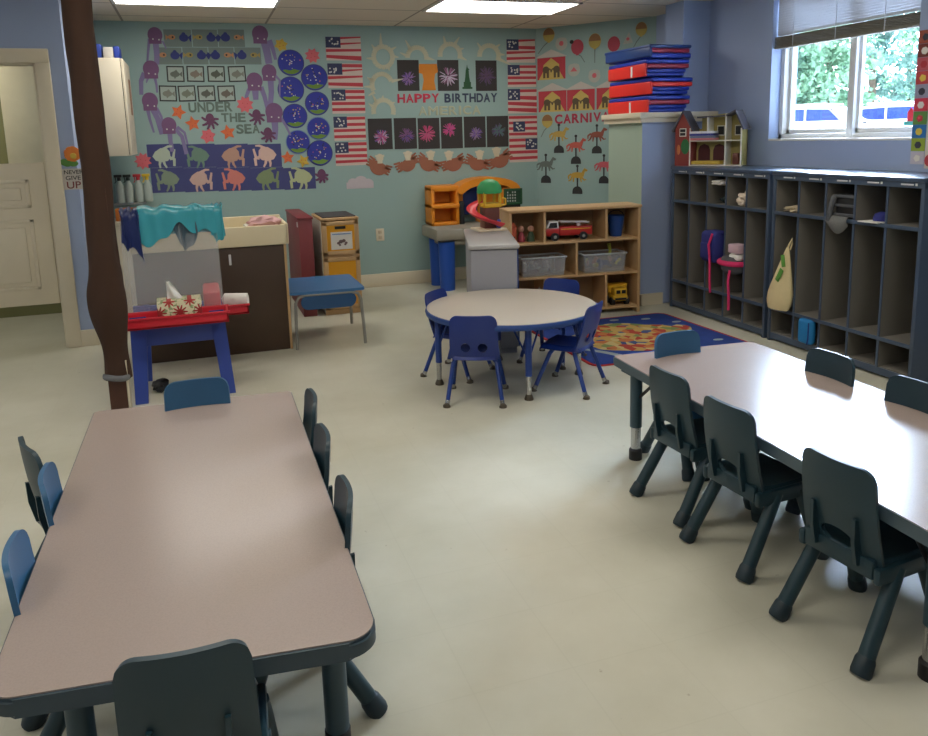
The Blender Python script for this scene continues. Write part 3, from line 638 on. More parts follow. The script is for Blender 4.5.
# grey play unit with slide toy
M_gu = mat('play_unit_grey', (150,150,156), .45, .04, 5); M_gut = mat('play_unit_top', (176,174,174), .3, .03, 5)
t = thing('toy_cabinet', 'grey plastic toy cabinet standing end-on with a slide toy on top', 'cabinet', (2.24, 5.89, 0), math.radians(-17))
b = B(); b.box(-.195,.195,0,1.14,.05,.885,bev=.02); b.box(-.18,.18,.03,1.12,0,.06); b.build('body', M_gu, t)
b = B(); b.box(-.21,.21,-.02,1.16,.885,.925,bev=.015); b.build('top_board', M_gut, t)
b = B(); b.box(.192,.20,.0,.03,.06,.88); b.build('edge_strip', M_edgeB, t)
p = at(483, 230.5, Z=.925)
t = thing('slide_toy', 'small toy playhouse with a red spiral slide and green dome roof on the grey cabinet', 'toy', (2.55, 6.83, .925), 0)
b = B(); b.box(-.14,.14,-.13,.13,0,.022,bev=.008); b.build('base', mat('toy_cream', (220,206,176), .5), t)
b = B(); b.box(-.055,.095,-.05,.09,.02,.22,bev=.01); b.build('tower', mat('toy_brown', (110,62,52), .5), t)
b = B(); b.box(-.07,.11,-.07,.10,.215,.255,bev=.01)
for x, y in ((-.055,-.055),(.095,-.055),(-.055,.085),(.095,.085)): b.box(x-.012,x+.012,y-.012,y+.012,.25,.36)
b.tube([(.11,-.06,.23),(.15,-.06,.24),(.15,-.06,.29),(.12,-.06,.30)], .01, 8); b.build('balcony', M_yel, t)
b = B(); b.lathe([(.115,.345),(.12,.36),(.11,.41),(.08,.45),(.03,.475)], (.02,.015,0), n=24); b.build('dome_roof', mat('toy_green', (52,158,92), .4), t)
b = B()
pts = []
for k in range(17):
    a = math.radians(95+k*13.5); r = .15; pts.append((-.02+r*math.cos(a), -.02+r*math.sin(a)*.8, .25-k*.0130))
def slide(u, v):
    k = v*(len(pts)-1); i = min(int(k), len(pts)-2); f = k-i; p_ = Vector(pts[i]).lerp(Vector(pts[i+1]), f); c = Vector((-.02,-.02,p_.z)); d = (p_-c).normalized(); s_ = (u-.5)*2
    return p_+d*s_*.042+Vector((0,0,.03*s_*s_))
b.sheet(slide, 8, 40, .006); b.build('spiral_slide', mat('slide_red', (224,58,70), .4), t, smooth=60)
b = B(); b.ball((.07,-.09,.05), .028); b.ball((.07,-.09,.09), .018); b.build('figure', mat('toy_blue2', (60,80,170), .5), t)

# orange, blue and grey activity desk at the back wall
M_or = mat('plastic_orange', (226,140,32), .42, .05, 6); M_dg = mat('plastic_stone_grey', (146,142,130), .55, .08, 14); M_bl2 = mat('plastic_blue', (24,76,170), .42, .05, 6)
t = thing('play_desk', 'orange and blue plastic activity desk with an arched top against the back wall', 'play desk', (3.2, 8.9, 0))
b = B(); b.box(2.47, 3.75, 8.62, 9.27, .60, .74, bev=.03); b.box(2.56,3.66,8.70,9.2,.53,.60,bev=.02); b.xform(Matrix.Translation((.1,0,0))); bw(b, 'desktop', M_dg, t)
for x in (2.55, 3.55):
    for y in (8.72, 9.1):
        b = B(); b.tube([(x+.07,y,.58),(x+.07,y,0)], [.10,.088], 20); b.xform(Matrix.Translation((.1,0,0))); bw(b, 'leg', M_bl2, t)
b = B()    # left hutch with open shelves
x0, x1, y0, y1 = 2.53, 2.88, 8.98, 9.27
b.box(x0,x0+.04,y0,y1,.74,1.20,bev=.01); b.box(x1-.04,x1,y0,y1,.74,1.20,bev=.01); b.box(x0,x1,y0,y1,1.15,1.22,bev=.015); b.box(x0,x1,y0,y1,.74,.78,bev=.01); b.box(x0,x1,y0-.02,y1,.95,1.0,bev=.01); b.box(x0+.03,x1-.03,y1-.03,y1,.76,1.18); b.xform(Matrix.Translation((.1,0,0))); bw(b, 'hutch', M_or, t)
b = B(); b.box(3.44,3.55,8.98,9.27,.74,1.16,bev=.02); b.xform(Matrix.Translation((.1,0,0))); bw(b, 'hutch', M_or, t)
b = B(); b.box(2.97,3.17,9.14,9.2,.84,1.19,bev=.012); b.xform(Matrix.Translation((.1,0,0))); bw(b, 'chalk_panel', mat('panel_blue', (28,52,120), .5), t)
b = B(); b.box(2.90,2.97,9.10,9.24,.74,1.2,bev=.01); b.box(3.17,3.55,9.10,9.24,.74,1.2,bev=.01); b.xform(Matrix.Translation((.1,0,0))); bw(b, 'panel_frame', M_or, t)
arch = []
for k in range(13): a = PI*(1-k/12); arch.append((3.26+.42*math.cos(a), 1.13+.17*math.sin(a)))
for k in range(13): a = PI*(k/12); arch.append((3.26+.34*math.cos(a), 1.10+.11*math.sin(a)))
b = B(); b.prism(arch, -9.26, -8.95, M=MX, bev=.008); b.xform(Matrix.Translation((.1,0,0))); bw(b, 'arch', M_or, t)
b = B(); b.box(2.89,2.95,9.0,9.06,.74,1.02,bev=.006); b.xform(Matrix.Translation((.1,0,0))); bw(b, 'marker_tray', M_dk, t)
p = at(513, 197, Y=8.6)
t = thing('framed_board', 'small green framed board with grey symbols propped behind the birch shelf', 'board', (3.62, 8.72, .9))
b = B(); w = .125
q = at(504, 205, Y=8.7); q2 = at(522, 188, Y=8.7)
for (a,c,e,f) in ((q.x,q2.x,q.z,q.z+.025),(q.x,q2.x,q2.z-.025,q2.z),(q.x,q.x+.025,q.z,q2.z),(q2.x-.025,q2.x,q.z,q2.z)): b.box(a,c,8.69,8.71,e,f,bev=.003)
bw(b, 'frame', mat('frame_green', (34,84,52), .5), t)
b = B(); b.box(q.x+.02,q2.x-.02,8.696,8.71,q.z+.02,q2.z-.02); bw(b, 'panel', mat('board_green', (28,62,44), .6), t)
b = B(); rnd = random.Random(4)
for i in range(4):
    for j in range(4):
        if (i, j) == (1,3): continue
        x = q.x+.04+i*.032; z = q.z+.035+j*.034; b.box(x, x+.016, 8.693, 8.697, z, z+.02)
bw(b, 'symbols', mat('symbol_grey', (170,176,170), .6), t)
b = B(); b.box(q.x+.02, q2.x-.02, 8.71, 8.90, q.z-.06, q.z-.001) ; b.box(q.x+.06,q.x+.12,8.71,8.9,.745,q.z-.05); bw(b, 'stand', M_dk, t)

# yellow cabinet and red cabinet
M_yc = mat('cabinet_door_yellow', (226,160,24), .45, .04, 6); M_rc = mat('cabinet_red', (134,58,62), .5, .05, 6); M_cs = mat('cabinet_side_grey', (206,206,192), .6, .05, 6)
t = thing('wooden_locker', 'birch-framed locker with yellow doors and a picture card', 'cabinet', (1.35, 8.3, 0))
b = B(); b.box(1.155,1.185,7.98,8.62,0,.985); b.box(1.51,1.54,7.98,8.62,0,.985); b.box(1.185,1.51,7.98,8.62,0,.05); b.box(1.185,1.51,8.6,8.62,.05,.985); b.box(1.185,1.51,7.98,8.6,.60,.63); bw(b, 'carcass', M_wood, t)
b = B(); b.box(1.15,1.157,7.99,8.62,.02,.98); bw(b, 'side_panel', M_cs, t)
b = B(); b.box(1.15,1.545,7.97,8.63,.985,1.01,bev=.004); bw(b, 'top_board', M_wood, t)
b = B(); b.box(1.18,1.52,8.02,8.58,1.01,1.022); bw(b, 'top_mat', mat('dark_mat', (66,64,66), .6), t)
for (z0, z1) in ((.63,.975), (.06,.6)):
    b = B()
    for (a,c,e,f) in ((1.16,1.535,z0,z0+.04),(1.16,1.535,z1-.04,z1),(1.16,1.205,z0,z1),(1.49,1.535,z0,z1)): b.box(a,c,7.955,7.98,e,f,bev=.004)
    fr = bw(b, 'door_frame', M_wood, t); b = B(); b.box(1.20,1.495,7.962,7.976,z0+.035,z1-.035); bw(b, 'door_panel', M_yc, fr)
    if z0 > .5:
        b = B(); b.box(1.29,1.40,7.957,7.963,.895,.925,bev=.002); bw(b, 'handle_hole', M_black, fr)
o = B().box(1.245,1.465,7.958,7.962,.685,.865).build('picture_card', M_paper); tag(o, 'white card with a small animal sketch taped to the yellow locker door', 'card')
o.data.materials.append(mat('ink_brown', (110,90,90), .7)); 
b = B(); rnd = random.Random(8)
for k in range(16): b.box(1.26+k*.012,1.27+k*.012,7.956,7.958,.838,.848)
b.build('blue_writing', mat('ink_blue', (90,140,190), .7), o)
b = B(); M = Matrix.Rotation(PI/2,4,'X')
for (x, z, r) in ((1.345,.765,.022),(1.375,.772,.02),(1.32,.75,.016),(1.40,.75,.014),(1.39,.735,.012),(1.335,.73,.012)): b.prism([(x+r*math.cos(a*PI/6), z+r*.9*math.sin(a*PI/6)) for a in range(12)], -7.958, -7.956, M=M)
b.build('animal_sketch', mat('ink_brown', (110,90,90)), o)
t = thing('red_cabinet', 'dark red panelled cabinet between the changing cabinet and the yellow locker', 'cabinet', (1.02, 8.4, 0))
b = B(); b.box(.93,1.07,8.0,9.1,0,1.01,bev=.006); bw(b, 'body', M_rc, t)
b = B(); b.box(.92,1.08,7.99,9.11,1.01,1.03,bev=.004); bw(b, 'top_board', M_rc, t)
b = B(); b.box(.923,.93,8.05,8.09,.93,.98); bw(b, 'label_tab', M_paper, t)

# blue topped bench with tubular frame
M_bt = mat('bench_blue', (58,110,160), .4, .05, 8); M_tube = mat('bench_tube_grey', (150,148,140), .35, .05, 8, metal=.5)
t = thing('activity_bench', 'low blue topped bench table with rounded apron on grey tube legs', 'bench', (1.02, 7.12, 0), math.radians(-2))
b = B(); b.prism(rpoly([(-.335,-.36),(.325,-.36),(.30,.40),(-.31,.40)], .03), .475, .50, bev=.006); b.build('seat_top', M_bt, t)
b = B(); b.prism(rpoly([(-.24,.335),(.245,.335),(.245,.47),(-.24,.47)], .066), .335, .352, M=MX); b.build('apron', mat('bench_apron_blue', (36,78,122), .4, .05, 8), t)
for (y, yo) in ((-.345,-.40), (.33,.40)):
    for sx in (-1,1):
        b = B(); b.tube([(0,y,.468),(sx*.20,y,.468),(sx*.26,y,.45),(sx*.285,y+.0,.40),(sx*.295,(y+yo)/2,.2),(sx*.30,yo,0)], .0145, 12); b.build('leg', M_tube, t)

# changing cabinet
M_br = mat('dark_brown_panel', (70,52,38), .5, .12, 5); M_cr = mat('cream_plastic', (226,212,176), .45, .03, 6)
t = thing('changing_cabinet', 'dark brown changing cabinet with a cream tray top behind the easel', 'cabinet', (.06, 7.1, 0))
b = B(); b.box(-.55,.655,6.80,7.42,.0,.93,bev=.004); bw(b, 'body', M_br, t)
b = B(); b.box(.655,.675,6.79,7.42,0,.93); bw(b, 'wood_edge', M_wood, t)
b = B()
b.box(-.56,.70,6.77,6.80,.93,1.10,bev=.012); b.box(-.56,.70,7.40,7.44,.93,1.13,bev=.012); b.box(-.56,-.53,6.77,7.44,.93,1.12,bev=.01); b.box(.67,.70,6.77,7.44,.93,1.11,bev=.01); b.box(-.55,.69,6.78,7.42,.93,.97); bw(b, 'tray', M_cr, t)
b = B(); b.box(.195,.215,6.788,6.802,.78,.87,bev=.003); bw(b, 'latch', M_white, t)
o = B().tube([(0,0,0),(.14,.05,.04),(.17,.06,.05)], [.035,.035,.02], 14).build('paper_roll', M_paper, None, loc=(.33,7.0,1.13)); tag(o, 'small white roll lying in the cream changing tray', 'paper roll')
o.location = (.36,7.05,1.06)
crumple('tissue_heap', 'crumpled pale pink wipe packet in the cream changing tray', 'wipes', (.52,7.05,1.10), (.14,.10,.055), mat('pale_pink', (222,176,176), .8, .1, 20), 12)

# easel
M_eb = mat('easel_blue', (52,74,156), .42, .04, 6); M_er = mat('easel_red', (206,36,52), .4, .04, 6)
t = thing('art_easel', 'double-sided blue plastic easel with red trays and clear panels', 'easel', (-.2, 5.95, 0))
for (x0, x1, xt) in ((-.54,-.42,-.46), (.02,.135,.05)):
    for (y0, yt) in ((5.72, 5.86), (6.28, 6.0)):
        s_ = 1 if x0 > -.2 else -1
        b = B()
        pl = [(x0,0),(x1-.03 if s_<0 else x1,0),(x1 if s_<0 else x1-.02,.62),(x0 if s_<0 else x0-.02,.62)]
        if s_ > 0: pl = [(.055,0),(.14,0),(.10,.62),(.0,.62)]
        else: pl = [(-.54,0),(-.455,0),(-.42,.62),(-.53,.62)]
        bm = b.bm; f1 = [bm.verts.new((x, y0+(yt-y0)*z/1.3, z)) for x, z in pl]; f2 = [bm.verts.new((x, y0+.04+(yt-y0)*z/1.3, z)) for x, z in pl]
        bm.faces.new(f1); bm.faces.new(f2[::-1])
        for i in range(4): j = (i+1)%4; bm.faces.new((f1[i],f1[j],f2[j],f2[i]))
        bw(b, 'leg', M_eb, t)
for y, s_ in ((5.775,1), (6.235,-1)):
    b = B(); b.box(-.48,.06,y,y+.03,.40,.60,bev=.006); bw(b, 'apron', M_eb, t)
for (y0, y1, x0, x1, z) in ((5.58,5.80,-.55,.13,.565), (6.24,6.46,-.50,.30,.47)):
    b = B(); b.box(x0,x1,y0,y1,z,z+.012); 
    for (a,c,e,f) in ((x0,x1,y0,y0+.014),(x0,x1,y1-.014,y1),(x0,x0+.014,y0,y1),(x1-.014,x1,y0,y1)): b.box(a,c,e,f,z,z+.075,bev=.003)
    b.box(x0-.01,x1+.01,y0-.01,y0+.006,z+.065,z+.08,bev=.003); b.box(x0-.01,x1+.01,y1-.006,y1+.01,z+.065,z+.08,bev=.003); bw(b, 'tray', M_er, t)
b = B(); b.box(-.03,.09,5.83,6.25,.56,.74,bev=.02); bw(b, 'cup_holder', M_er, t)
M_pan = mat('scuffed_clear_panel', (205,208,210), .32, .03, 8, alpha=.17)
for (ya, yb) in ((5.80,5.90), (6.24,6.12)):
    b = B()
    M = None; bm = b.bm; f1 = [bm.verts.new(v) for v in ((-.54,ya,.62),(.11,ya,.62),(.10,yb,1.33),(-.535,yb,1.33))]; f2 = [bm.verts.new(v.co+Vector((0,.008,0))) for v in f1]
    bm.faces.new(f1); bm.faces.new(f2[::-1])
    for i in range(4): j = (i+1)%4; bm.faces.new((f1[i],f1[j],f2[j],f2[i]))
    bw(b, 'clear_panel', M_pan, t)
# teal plastic draped over the top
M_tp = mat('teal_plastic_film', (66,158,172), .22, .12, 7, bump=.3); M_np = mat('navy_plastic_film', (32,44,96), .3, .1, 7, bump=.3); M_sm = mat('smoky_plastic_film', (64,84,96), .3, .1, 7)
t = thing('plastic_smock', 'shiny teal plastic smock draped over the top of the easel', 'smock', (-.2, 6.0, 1.33))
def drape(x0, x1, dropf, amp, seed, y_f=5.885, ytop=1.345, back=.2):
    rnd = random.Random(seed); ph = [rnd.uniform(0, 6) for _ in range(4)]
    def fn(u, v):
        x = x0+(x1-x0)*u; L = dropf(u)+back+.22; s = v*L
        w = amp*(math.sin(u*17+ph[0])+.6*math.sin(u*31+ph[1]+v*2)+.4*math.sin(v*9+ph[2]+u*5))
        if s < dropf(u): z = ytop-dropf(u)+s; y = y_f-.012-(ytop-z)*.06; return (x+.01*math.sin(v*6+u*9), y+w*(.4+1.4*(ytop-z)), z+.008*math.sin(u*23))
        s -= dropf(u)
        if s < .22: return (x, y_f+s, ytop+.012+.012*math.sin(s/.22*PI)+w*.7)
        s -= .22; return (x, y_f+.235+.02+w, ytop-s)
    return fn
b = B(); b.sheet(drape(-.42,.10,lambda u: .21-.09*u+.045*math.sin(u*9)+.03*math.sin(u*21),.012,3), 60, 34, .003); bw(b, 'teal_film', M_tp, t, smooth=70)
b = B(); b.sheet(drape(.06,.155,lambda u: .19+.05*math.sin(u*3),.01,5,5.90,1.34), 14, 30, .003); bw(b, 'hanging_corner', M_tp, t, smooth=70)
b = B(); b.sheet(drape(-.535,-.40,lambda u: .20+.12*u+.03*math.sin(u*8),.012,8,5.88,1.335), 20, 30, .003); bw(b, 'navy_panel', M_np, t, smooth=70)
b = B(); b.sheet(drape(-.20,-.02,lambda u: .08+.19*math.sin(u*PI)**.7,.008,11,5.90,1.325,.1), 22, 26, .003); bw(b, 'dark_lining', M_sm, t, smooth=70)
# tissue box in the front tray
def floral():
    m = bpy.data.materials.new('tissue_box_floral'); m.use_nodes = True; nt = m.node_tree; n = nt.nodes; L = nt.links; b_ = n['Principled BSDF']; b_.inputs['Roughness'].default_value = .6
    def mth(op, a, b=None, c=None):
        q = n.new('ShaderNodeMath'); q.operation = op
        for k, v in enumerate((a, b, c)):
            if v is None: continue
            if isinstance(v, (int, float)): q.inputs[k].default_value = v
            else: L.new(v, q.inputs[k])
        return q.outputs[0]
    tc = n.new('ShaderNodeTexCoord'); sx = n.new('ShaderNodeSeparateXYZ'); L.new(tc.outputs['Object'], sx.inputs[0])
    def flower(px, pz, x0, z0, k):
        u = mth('SUBTRACT', mth('MODULO', mth('ADD', sx.outputs['X'], 10*px+x0), px), px/2); v = mth('SUBTRACT', mth('MODULO', mth('ADD', sx.outputs['Z'], 10*pz+z0), pz), pz/2)
        r = mth('SQRT', mth('ADD', mth('MULTIPLY', u, u), mth('MULTIPLY', v, v))); a = mth('ARCTAN2', v, u)
        pet = mth('MULTIPLY_ADD', mth('COSINE', mth('MULTIPLY', a, k)), .3, .7); return mth('DIVIDE', r, pet)
    f1 = mth('LESS_THAN', flower(.115, .13, .0575, -.005, 10), .044); f2 = mth('LESS_THAN', flower(.115, .13, 0, .06, 8), .034)
    no = n.new('ShaderNodeTexNoise'); no.inputs['Scale'].default_value = 45; L.new(tc.outputs['Object'], no.inputs['Vector'])
    g = mth('GREATER_THAN', no.outputs['Fac'], .56)
    def mix(f, A, Bc):
        q = n.new('ShaderNodeMix'); q.data_type = 'RGBA'; L.new(f, q.inputs['Factor'])
        for key, val in (('A', A), ('B', Bc)):
            if isinstance(val, tuple): q.inputs[key].default_value = (*lin(val), 1)
            else: L.new(val, q.inputs[key])
        return q.outputs['Result']
    c = mix(g, (220,212,180), (140,160,110)); c = mix(f2, c, (176,50,48)); c = mix(f1, c, (160,38,40)); L.new(c, b_.inputs['Base Color']); return m
t = thing('tissue_box', 'floral red and cream tissue box resting in the red easel tray', 'tissue box', (-.19, 5.69, .577), math.radians(2))
b = B(); b.box(-.145,.145,-.085,.085,0,.165,bev=.005); b.build('box', floral(), t)
b = B()
def tis(u, v): return ((u-.5)*.11*(1-v*.75)-.04*v-.02, .02*math.sin(u*7+v*3), .16+.13*v-.02*(u-.3)**2)
b.sheet(tis, 10, 12, .002); b.build('tissue', mat('tissue_white', (238,238,236), .85, .02), t, smooth=60)
o = B().tube([(0,0,0),(.02,0,.005),(.19,-.03,.0),(.2,-.03,0)], [.03,.062,.058,.03], 22).build('paper_towel_roll', M_paper, None, loc=(.11,6.35,.56)); tag(o, 'white paper towel roll lying in the rear red easel tray', 'paper roll')
crumple('black_shoe', 'small black shoe on the floor just behind the left easel leg', 'shoe', (-.38,6.02,.035), (.06,.09,.042), M_black, 15)

# wrapped pillar
M_wrap = mat('brown_blanket', (60,38,25), .9, .15, 7, bump=.5); M_post = mat('post_dark_wood', (72,40,26), .55, .2, 12)
PX, PY = -.59, 5.3
t = thing('wrapped_post', 'ceiling-height post wrapped in dark brown padding beside the easel', 'post', (PX, PY, 0))
b = B(); b.box(-.052,.052,-.05,.05,0,ZC); b.build('post', M_post, t)
b = B(); b.box(.053,.066,-.045,.045,0,.45); b.build('light_strip', M_trim, t)
def wrap(u, v):
    a = u*2*PI; z = .33+v*(ZC-.005-.33); r = .083
    if z < 1.25: r += .028*math.exp(-((z-.82)/.20)**2)*(1+.35*math.cos(a+2.2))-.014*math.exp(-((z-.5)/.13)**2)
    r += .004*math.sin(a*3+z*5)+.003*math.sin(a*5-z*11)+.005*math.sin(z*4+a)+.006*max(0, math.sin((z-1.05)*16+a*1.3))*math.exp(-((z-1.02)/.16)**2)
    r *= 1-.06*max(0,(z-1.2)/1.9)*0
    return (r*math.cos(a), r*math.sin(a)*.95, z)
b = B(); b.sheet(wrap, 40, 110, .006); b.build('padding', M_wrap, t, smooth=60)
b = B()
def cord(u, v):
    a = u*2*PI; s = .008
    R = .079+s*math.cos(v*2*PI); return (R*math.cos(a), R*math.sin(a)*.95, .345+.02*math.sin(v*2*PI)+.008*math.sin(a*2))
b.sheet(cord, 40, 10); b.build('grey_tie', mat('grey_tape', (110,112,116), .6), t, smooth=60)

# cabinet on the alcove wall and things around it
M_cab = mat('cabinet_cream', (216,206,184), .45, .03, 5)
t = thing('storage_cabinet', 'cream wall cabinet hung high in the alcove behind the brown post', 'cabinet', (-.79, 8.6, 1.7))
b = B(); b.box(-.999,-.60,8.2,9.0,1.70,2.61,bev=.004); bw(b, 'body', M_cab, t)
for (a, c) in ((8.205,8.595), (8.605,8.995)):
    b = B(); b.box(-.595,-.575,a,c,1.705,2.605,bev=.004); d_ = bw(b, 'door', M_cab, t)
b = B(); b.box(-.605,-.594,8.21,8.99,1.71,2.60); bw(b, 'door_gap', M_dk, t)
b = B(); b.box(-.574,-.572,8.66,8.86,2.1,2.45); bw(b, 'notice', mat('notice_brown', (160,120,96), .7), t)
for i, (x0,x1,y0,y1,h,c,lb) in enumerate(((-.93,-.83,8.25,8.42,.10,(214,214,210),'white carton on top of the cream wall cabinet, leftmost'), (-.82,-.755,8.25,8.45,.13,(40,66,150),'blue carton on top of the cream wall cabinet, second from left'), (-.74,-.655,8.24,8.4,.10,(206,200,190),'pale crumpled pack on top of the cream wall cabinet'), (-.65,-.60,8.25,8.5,.11,(36,60,150),'dark blue pack at the right end on top of the cream wall cabinet'))):
    o = B().box(x0,x1,y0,y1,2.612,2.612+h,bev=.008).build('supply_box', mat('supply%d' % i, c, .5, .2, 20)); tag(o, lb, 'box', 'supplies on top of the wall cabinet')
# spray bottles on a small wall shelf
o = B().box(-.995,-.55,9.1,9.315,1.17,1.19).build('wall_ledge', M_clear); tag(o, 'clear wall ledge holding spray bottles under the cream cabinet', 'shelf')
for i, (px, c, nm) in enumerate(((119,(24,24,26),'black'),(128,(30,40,36),'dark green'),(138,(178,40,50),'red'),(147,(214,180,40),'yellow'))):
    p = at(px, 180, Y=9.2)
    t = thing('spray_bottle', 'clear spray bottle with a %s nozzle on the ledge under the cream cabinet' % nm, 'bottle', (p.x, 9.2, 1.19), 0, 'spray bottles in the alcove')
    b = B(); b.lathe([(.04,0),(.045,.02),(.045,.17),(.018,.225),(.014,.24)], n=18); b.build('bottle', mat('bottle_translucent', (168,180,172), .3, .03, 8), t)
    b = B(); b.tube([(0,0,.235),(0,0,.27)], .02, 12); b.box(-.05,.03,-.014,.014,.27,.30,bev=.006); b.tube([(-.035,0,.27),(-.03,0,.23),(-.045,0,.21)], .006, 6); b.build('nozzle', mat('nozzle_'+nm, c, .4), t)
o = B().box(-.84,-.60,8.85,8.98,1.02,1.15,bev=.01).build('orange_box', mat('box_orange', (206,116,36), .5)); tag(o, 'small orange box beneath the spray bottles, behind the easel', 'box')
o.location.z = 0
# counter under the spray bottles that carries the box
t = thing('counter', 'low pale counter in the alcove, mostly hidden behind the easel', 'counter', (-.77, 8.95, 0)); b = B(); b.box(-.97,-.45,8.7,9.3,.0,.98); bw(b, 'body', M_cab, t); b = B(); b.box(-.975,-.43,8.68,9.3,.98,1.02,bev=.005); bw(b, 'worktop', M_trim, t)

# mats on the half wall
M_mb = mat('mat_blue_vinyl', (34,60,170), .38, .06, 5); M_mr = mat('mat_red_vinyl', (222,48,40), .38, .06, 5); M_mp = mat('mat_purple_red_vinyl', (156,44,70), .4, .06, 5); M_mt = mat('mat_top_navy_vinyl', (34,66,128), .35, .06, 5)
names = ['lowest', 'second from bottom', 'third from bottom', 'topmost']
for k in range(4):
    z = 1.986+k*.178; a = math.radians((0,2,-2,3)[k]); ox = (0,.02,-.01,.0)[k]
    t = thing('folded_rest_mat', 'folded red and blue rest mat, %s of the stack on the half wall' % names[k], 'rest mat', (4.585+ox, 7.40, z), a, 'rest mats stacked on the half wall')
    hx, hy = .225, .40
    if k < 3:
        b = B(); b.box(-hx,hx-.02,-hy,hy,0,.036,bev=.012,seg=3); b.build('panel', M_mb, t)
        b = B(); b.box(-hx,hx,-hy,hy,.038,.074,bev=.012,seg=3); b.build('panel', M_mb, t)
        b = B(); b.box(-hx-.02,-hx+.012,-hy,hy,.0,.128,bev=.014,seg=3); b.build('fold_end', M_mr, t)
        b = B(); b.box(-hx-.0,hx+.03,-hy-.01,hy,.077,.122,bev=.013,seg=3); b.build('panel', M_mp if k != 1 else M_mr, t)
        b = B(); b.box(-hx-.01,hx+.035,-hy-.01,hy,.126,.165,bev=.013,seg=3); b.build('panel', M_mb, t)
        b = B(); b.box(-hx-.024,-hx-.019,-.09-.03*k,-.06-.03*k,.004,.112); b.build('white_strap', M_white, t) if k != 1 else b.bm.free()
    else:
        b = B(); b.box(-hx,hx+.03,-hy,hy,0,.05,bev=.014,seg=3); b.build('panel', M_mb, t)
        b = B(); b.box(-hx,hx+.01,-hy,hy,.052,.095,bev=.014,seg=3); b.build('panel', M_mp, t)
        b = B(); b.box(-hx-.035,hx+.02,-hy-.02,hy+.03,.097,.13,bev=.013,seg=3); b.build('panel', M_mt, t)
        b = B(); b.box(-hx-.03,-hx+.005,-hy-.01,hy+.02,.01,.12,bev=.014,seg=3); b.build('fold_end', M_mt, t)

# dollhouse on the cubbies
YZ = Matrix(((0,0,1,0),(1,0,0,0),(0,1,0,0),(0,0,0,1)))
ZU = 1.447; M_barn = mat('barn_red', (140,56,48), .6, .08, 12); M_roof = mat('dollhouse_roof_grey', (86,84,92), .7, .1, 12); M_dy = mat('dollhouse_wall_olive', (168,154,92), .7, .08, 12); M_dw = mat('dollhouse_trim', (226,222,206), .6, .03, 12)
DH = (5.0, 6.45)
t = thing('dollhouse', 'open wooden dollhouse with a red barn end standing on the corner cubbies', 'dollhouse', (4.585, 6.86, ZU), math.radians(-58)); t.scale = (.86, 1, 1)
DP = .16
def gable(x0, x1, ze, zp, ya, yb, xp=None):
    b = B(); xm = (x0+x1)/2 if xp is None else xp; b.prism([(x0,0),(x1,0),(x1,ze),(xm,zp),(x0,ze)], -yb, -ya, M=MX); return b
bn = gable(0, .185, .37, .52, 0, .012); bn.box(0,.012,.012,DP,0,.37); bn.box(.173,.185,.012,DP,0,.37); bn.build('barn_wing', M_barn, t)
for x0, x1 in ((-.03,.0925), (.215,.0925)):
    b = B(); b.prism([(x0,.335),(x1,.525),(x1,.545),(x0-(.01 if x0 < .1 else -.01),.345)], -DP-.01, .012, M=MX); b.build('barn_roof', M_roof, t)
b = B(); b.box(.055,.135,-.005,0,.29,.37); wn_ = b.build('barn_window', M_dw, t); b = B(); b.box(.063,.127,-.008,-.004,.298,.362); b.build('window_pane', M_dk, wn_); b = B(); b.box(.063,.127,-.010,-.007,.326,.333); b.build('window_bar', M_dw, wn_)
b = B(); b.box(.177,.19,-.006,.0,0,.37); b.build('corner_trim', M_dw, t)
b = B(); b.prism([(.125+.05*math.cos(a*PI/8), .19+.075*math.sin(a*PI/8)) for a in range(16)], 0, .004, M=MX); b.build('painted_bush', mat('bush_green', (46,112,62), .7), t)
b = B(); b.prism([(.045+.02*math.cos(a*PI/8), .16+.05*math.sin(a*PI/8)) for a in range(16)], 0, .004, M=MX); b.build('painted_flower', mat('flower_orange', (200,120,70), .7), t)
b = B(); b.box(.19,.78,DP-.01,DP,0,.36); b.prism([(.25,.36),(.78,.36),(.70,.52),(.25,.48)], -DP, -DP+.01, M=MX); b.build('back_wall', M_dy, t)
b = B(); b.box(.77,.78,0,DP,0,.36); b.build('end_wall', M_dy, t)
b = B(); b.box(.19,.78,0,DP,0,.010); b.build('ground_floor', M_dw, t)
b = B(); b.box(.19,.77,0,DP-.01,.238,.248); b.build('upper_floor', M_dw, t)
for x, z0, z1 in ((.385,.248,.47), (.595,.01,.50)):
    b = B(); b.box(x-.006,x+.006,0,DP-.01,z0,z1); b.build('partition', M_dw, t)
b = B(); b.box(.768,.784,-.005,.0,0,.36); b.build('corner_trim', M_dw, t)
b = B(); b.prism([(.81,.345),(.705,.535),(.60,.49),(.60,.475),(.70,.515),(.79,.345)], -DP-.015, .01, M=MX); b.build('roof', M_roof, t)
b = B(); b.prism([(.245,.48),(.60,.49),(.60,.475),(.245,.465)], -DP-.015, -.03, M=MX); b.build('roof', M_roof, t)
for x in (.285, .465):
    b = B(); b.prism([(x-.07,.05),(x+.07,.05),(x+.07,.15),(x+.05,.195),(x,.21),(x-.05,.195),(x-.07,.15)], -DP+.010, -DP+.016, M=MX); b.build('arched_door', mat('door_maroon', (84,34,38), .6), t)
for x in (.48, .685):
    b = B(); b.box(x-.045,x+.045,DP-.016,DP-.010,.29,.39); f_ = b.build('window_frame', M_dw, t); b = B(); b.box(x-.035,x+.035,DP-.02,DP-.015,.30,.38); b.build('window_pane', M_dk, f_)
DM = LM(t) @ Matrix.Diagonal((.86,1,1,1)); DR = t.rotation_euler.z
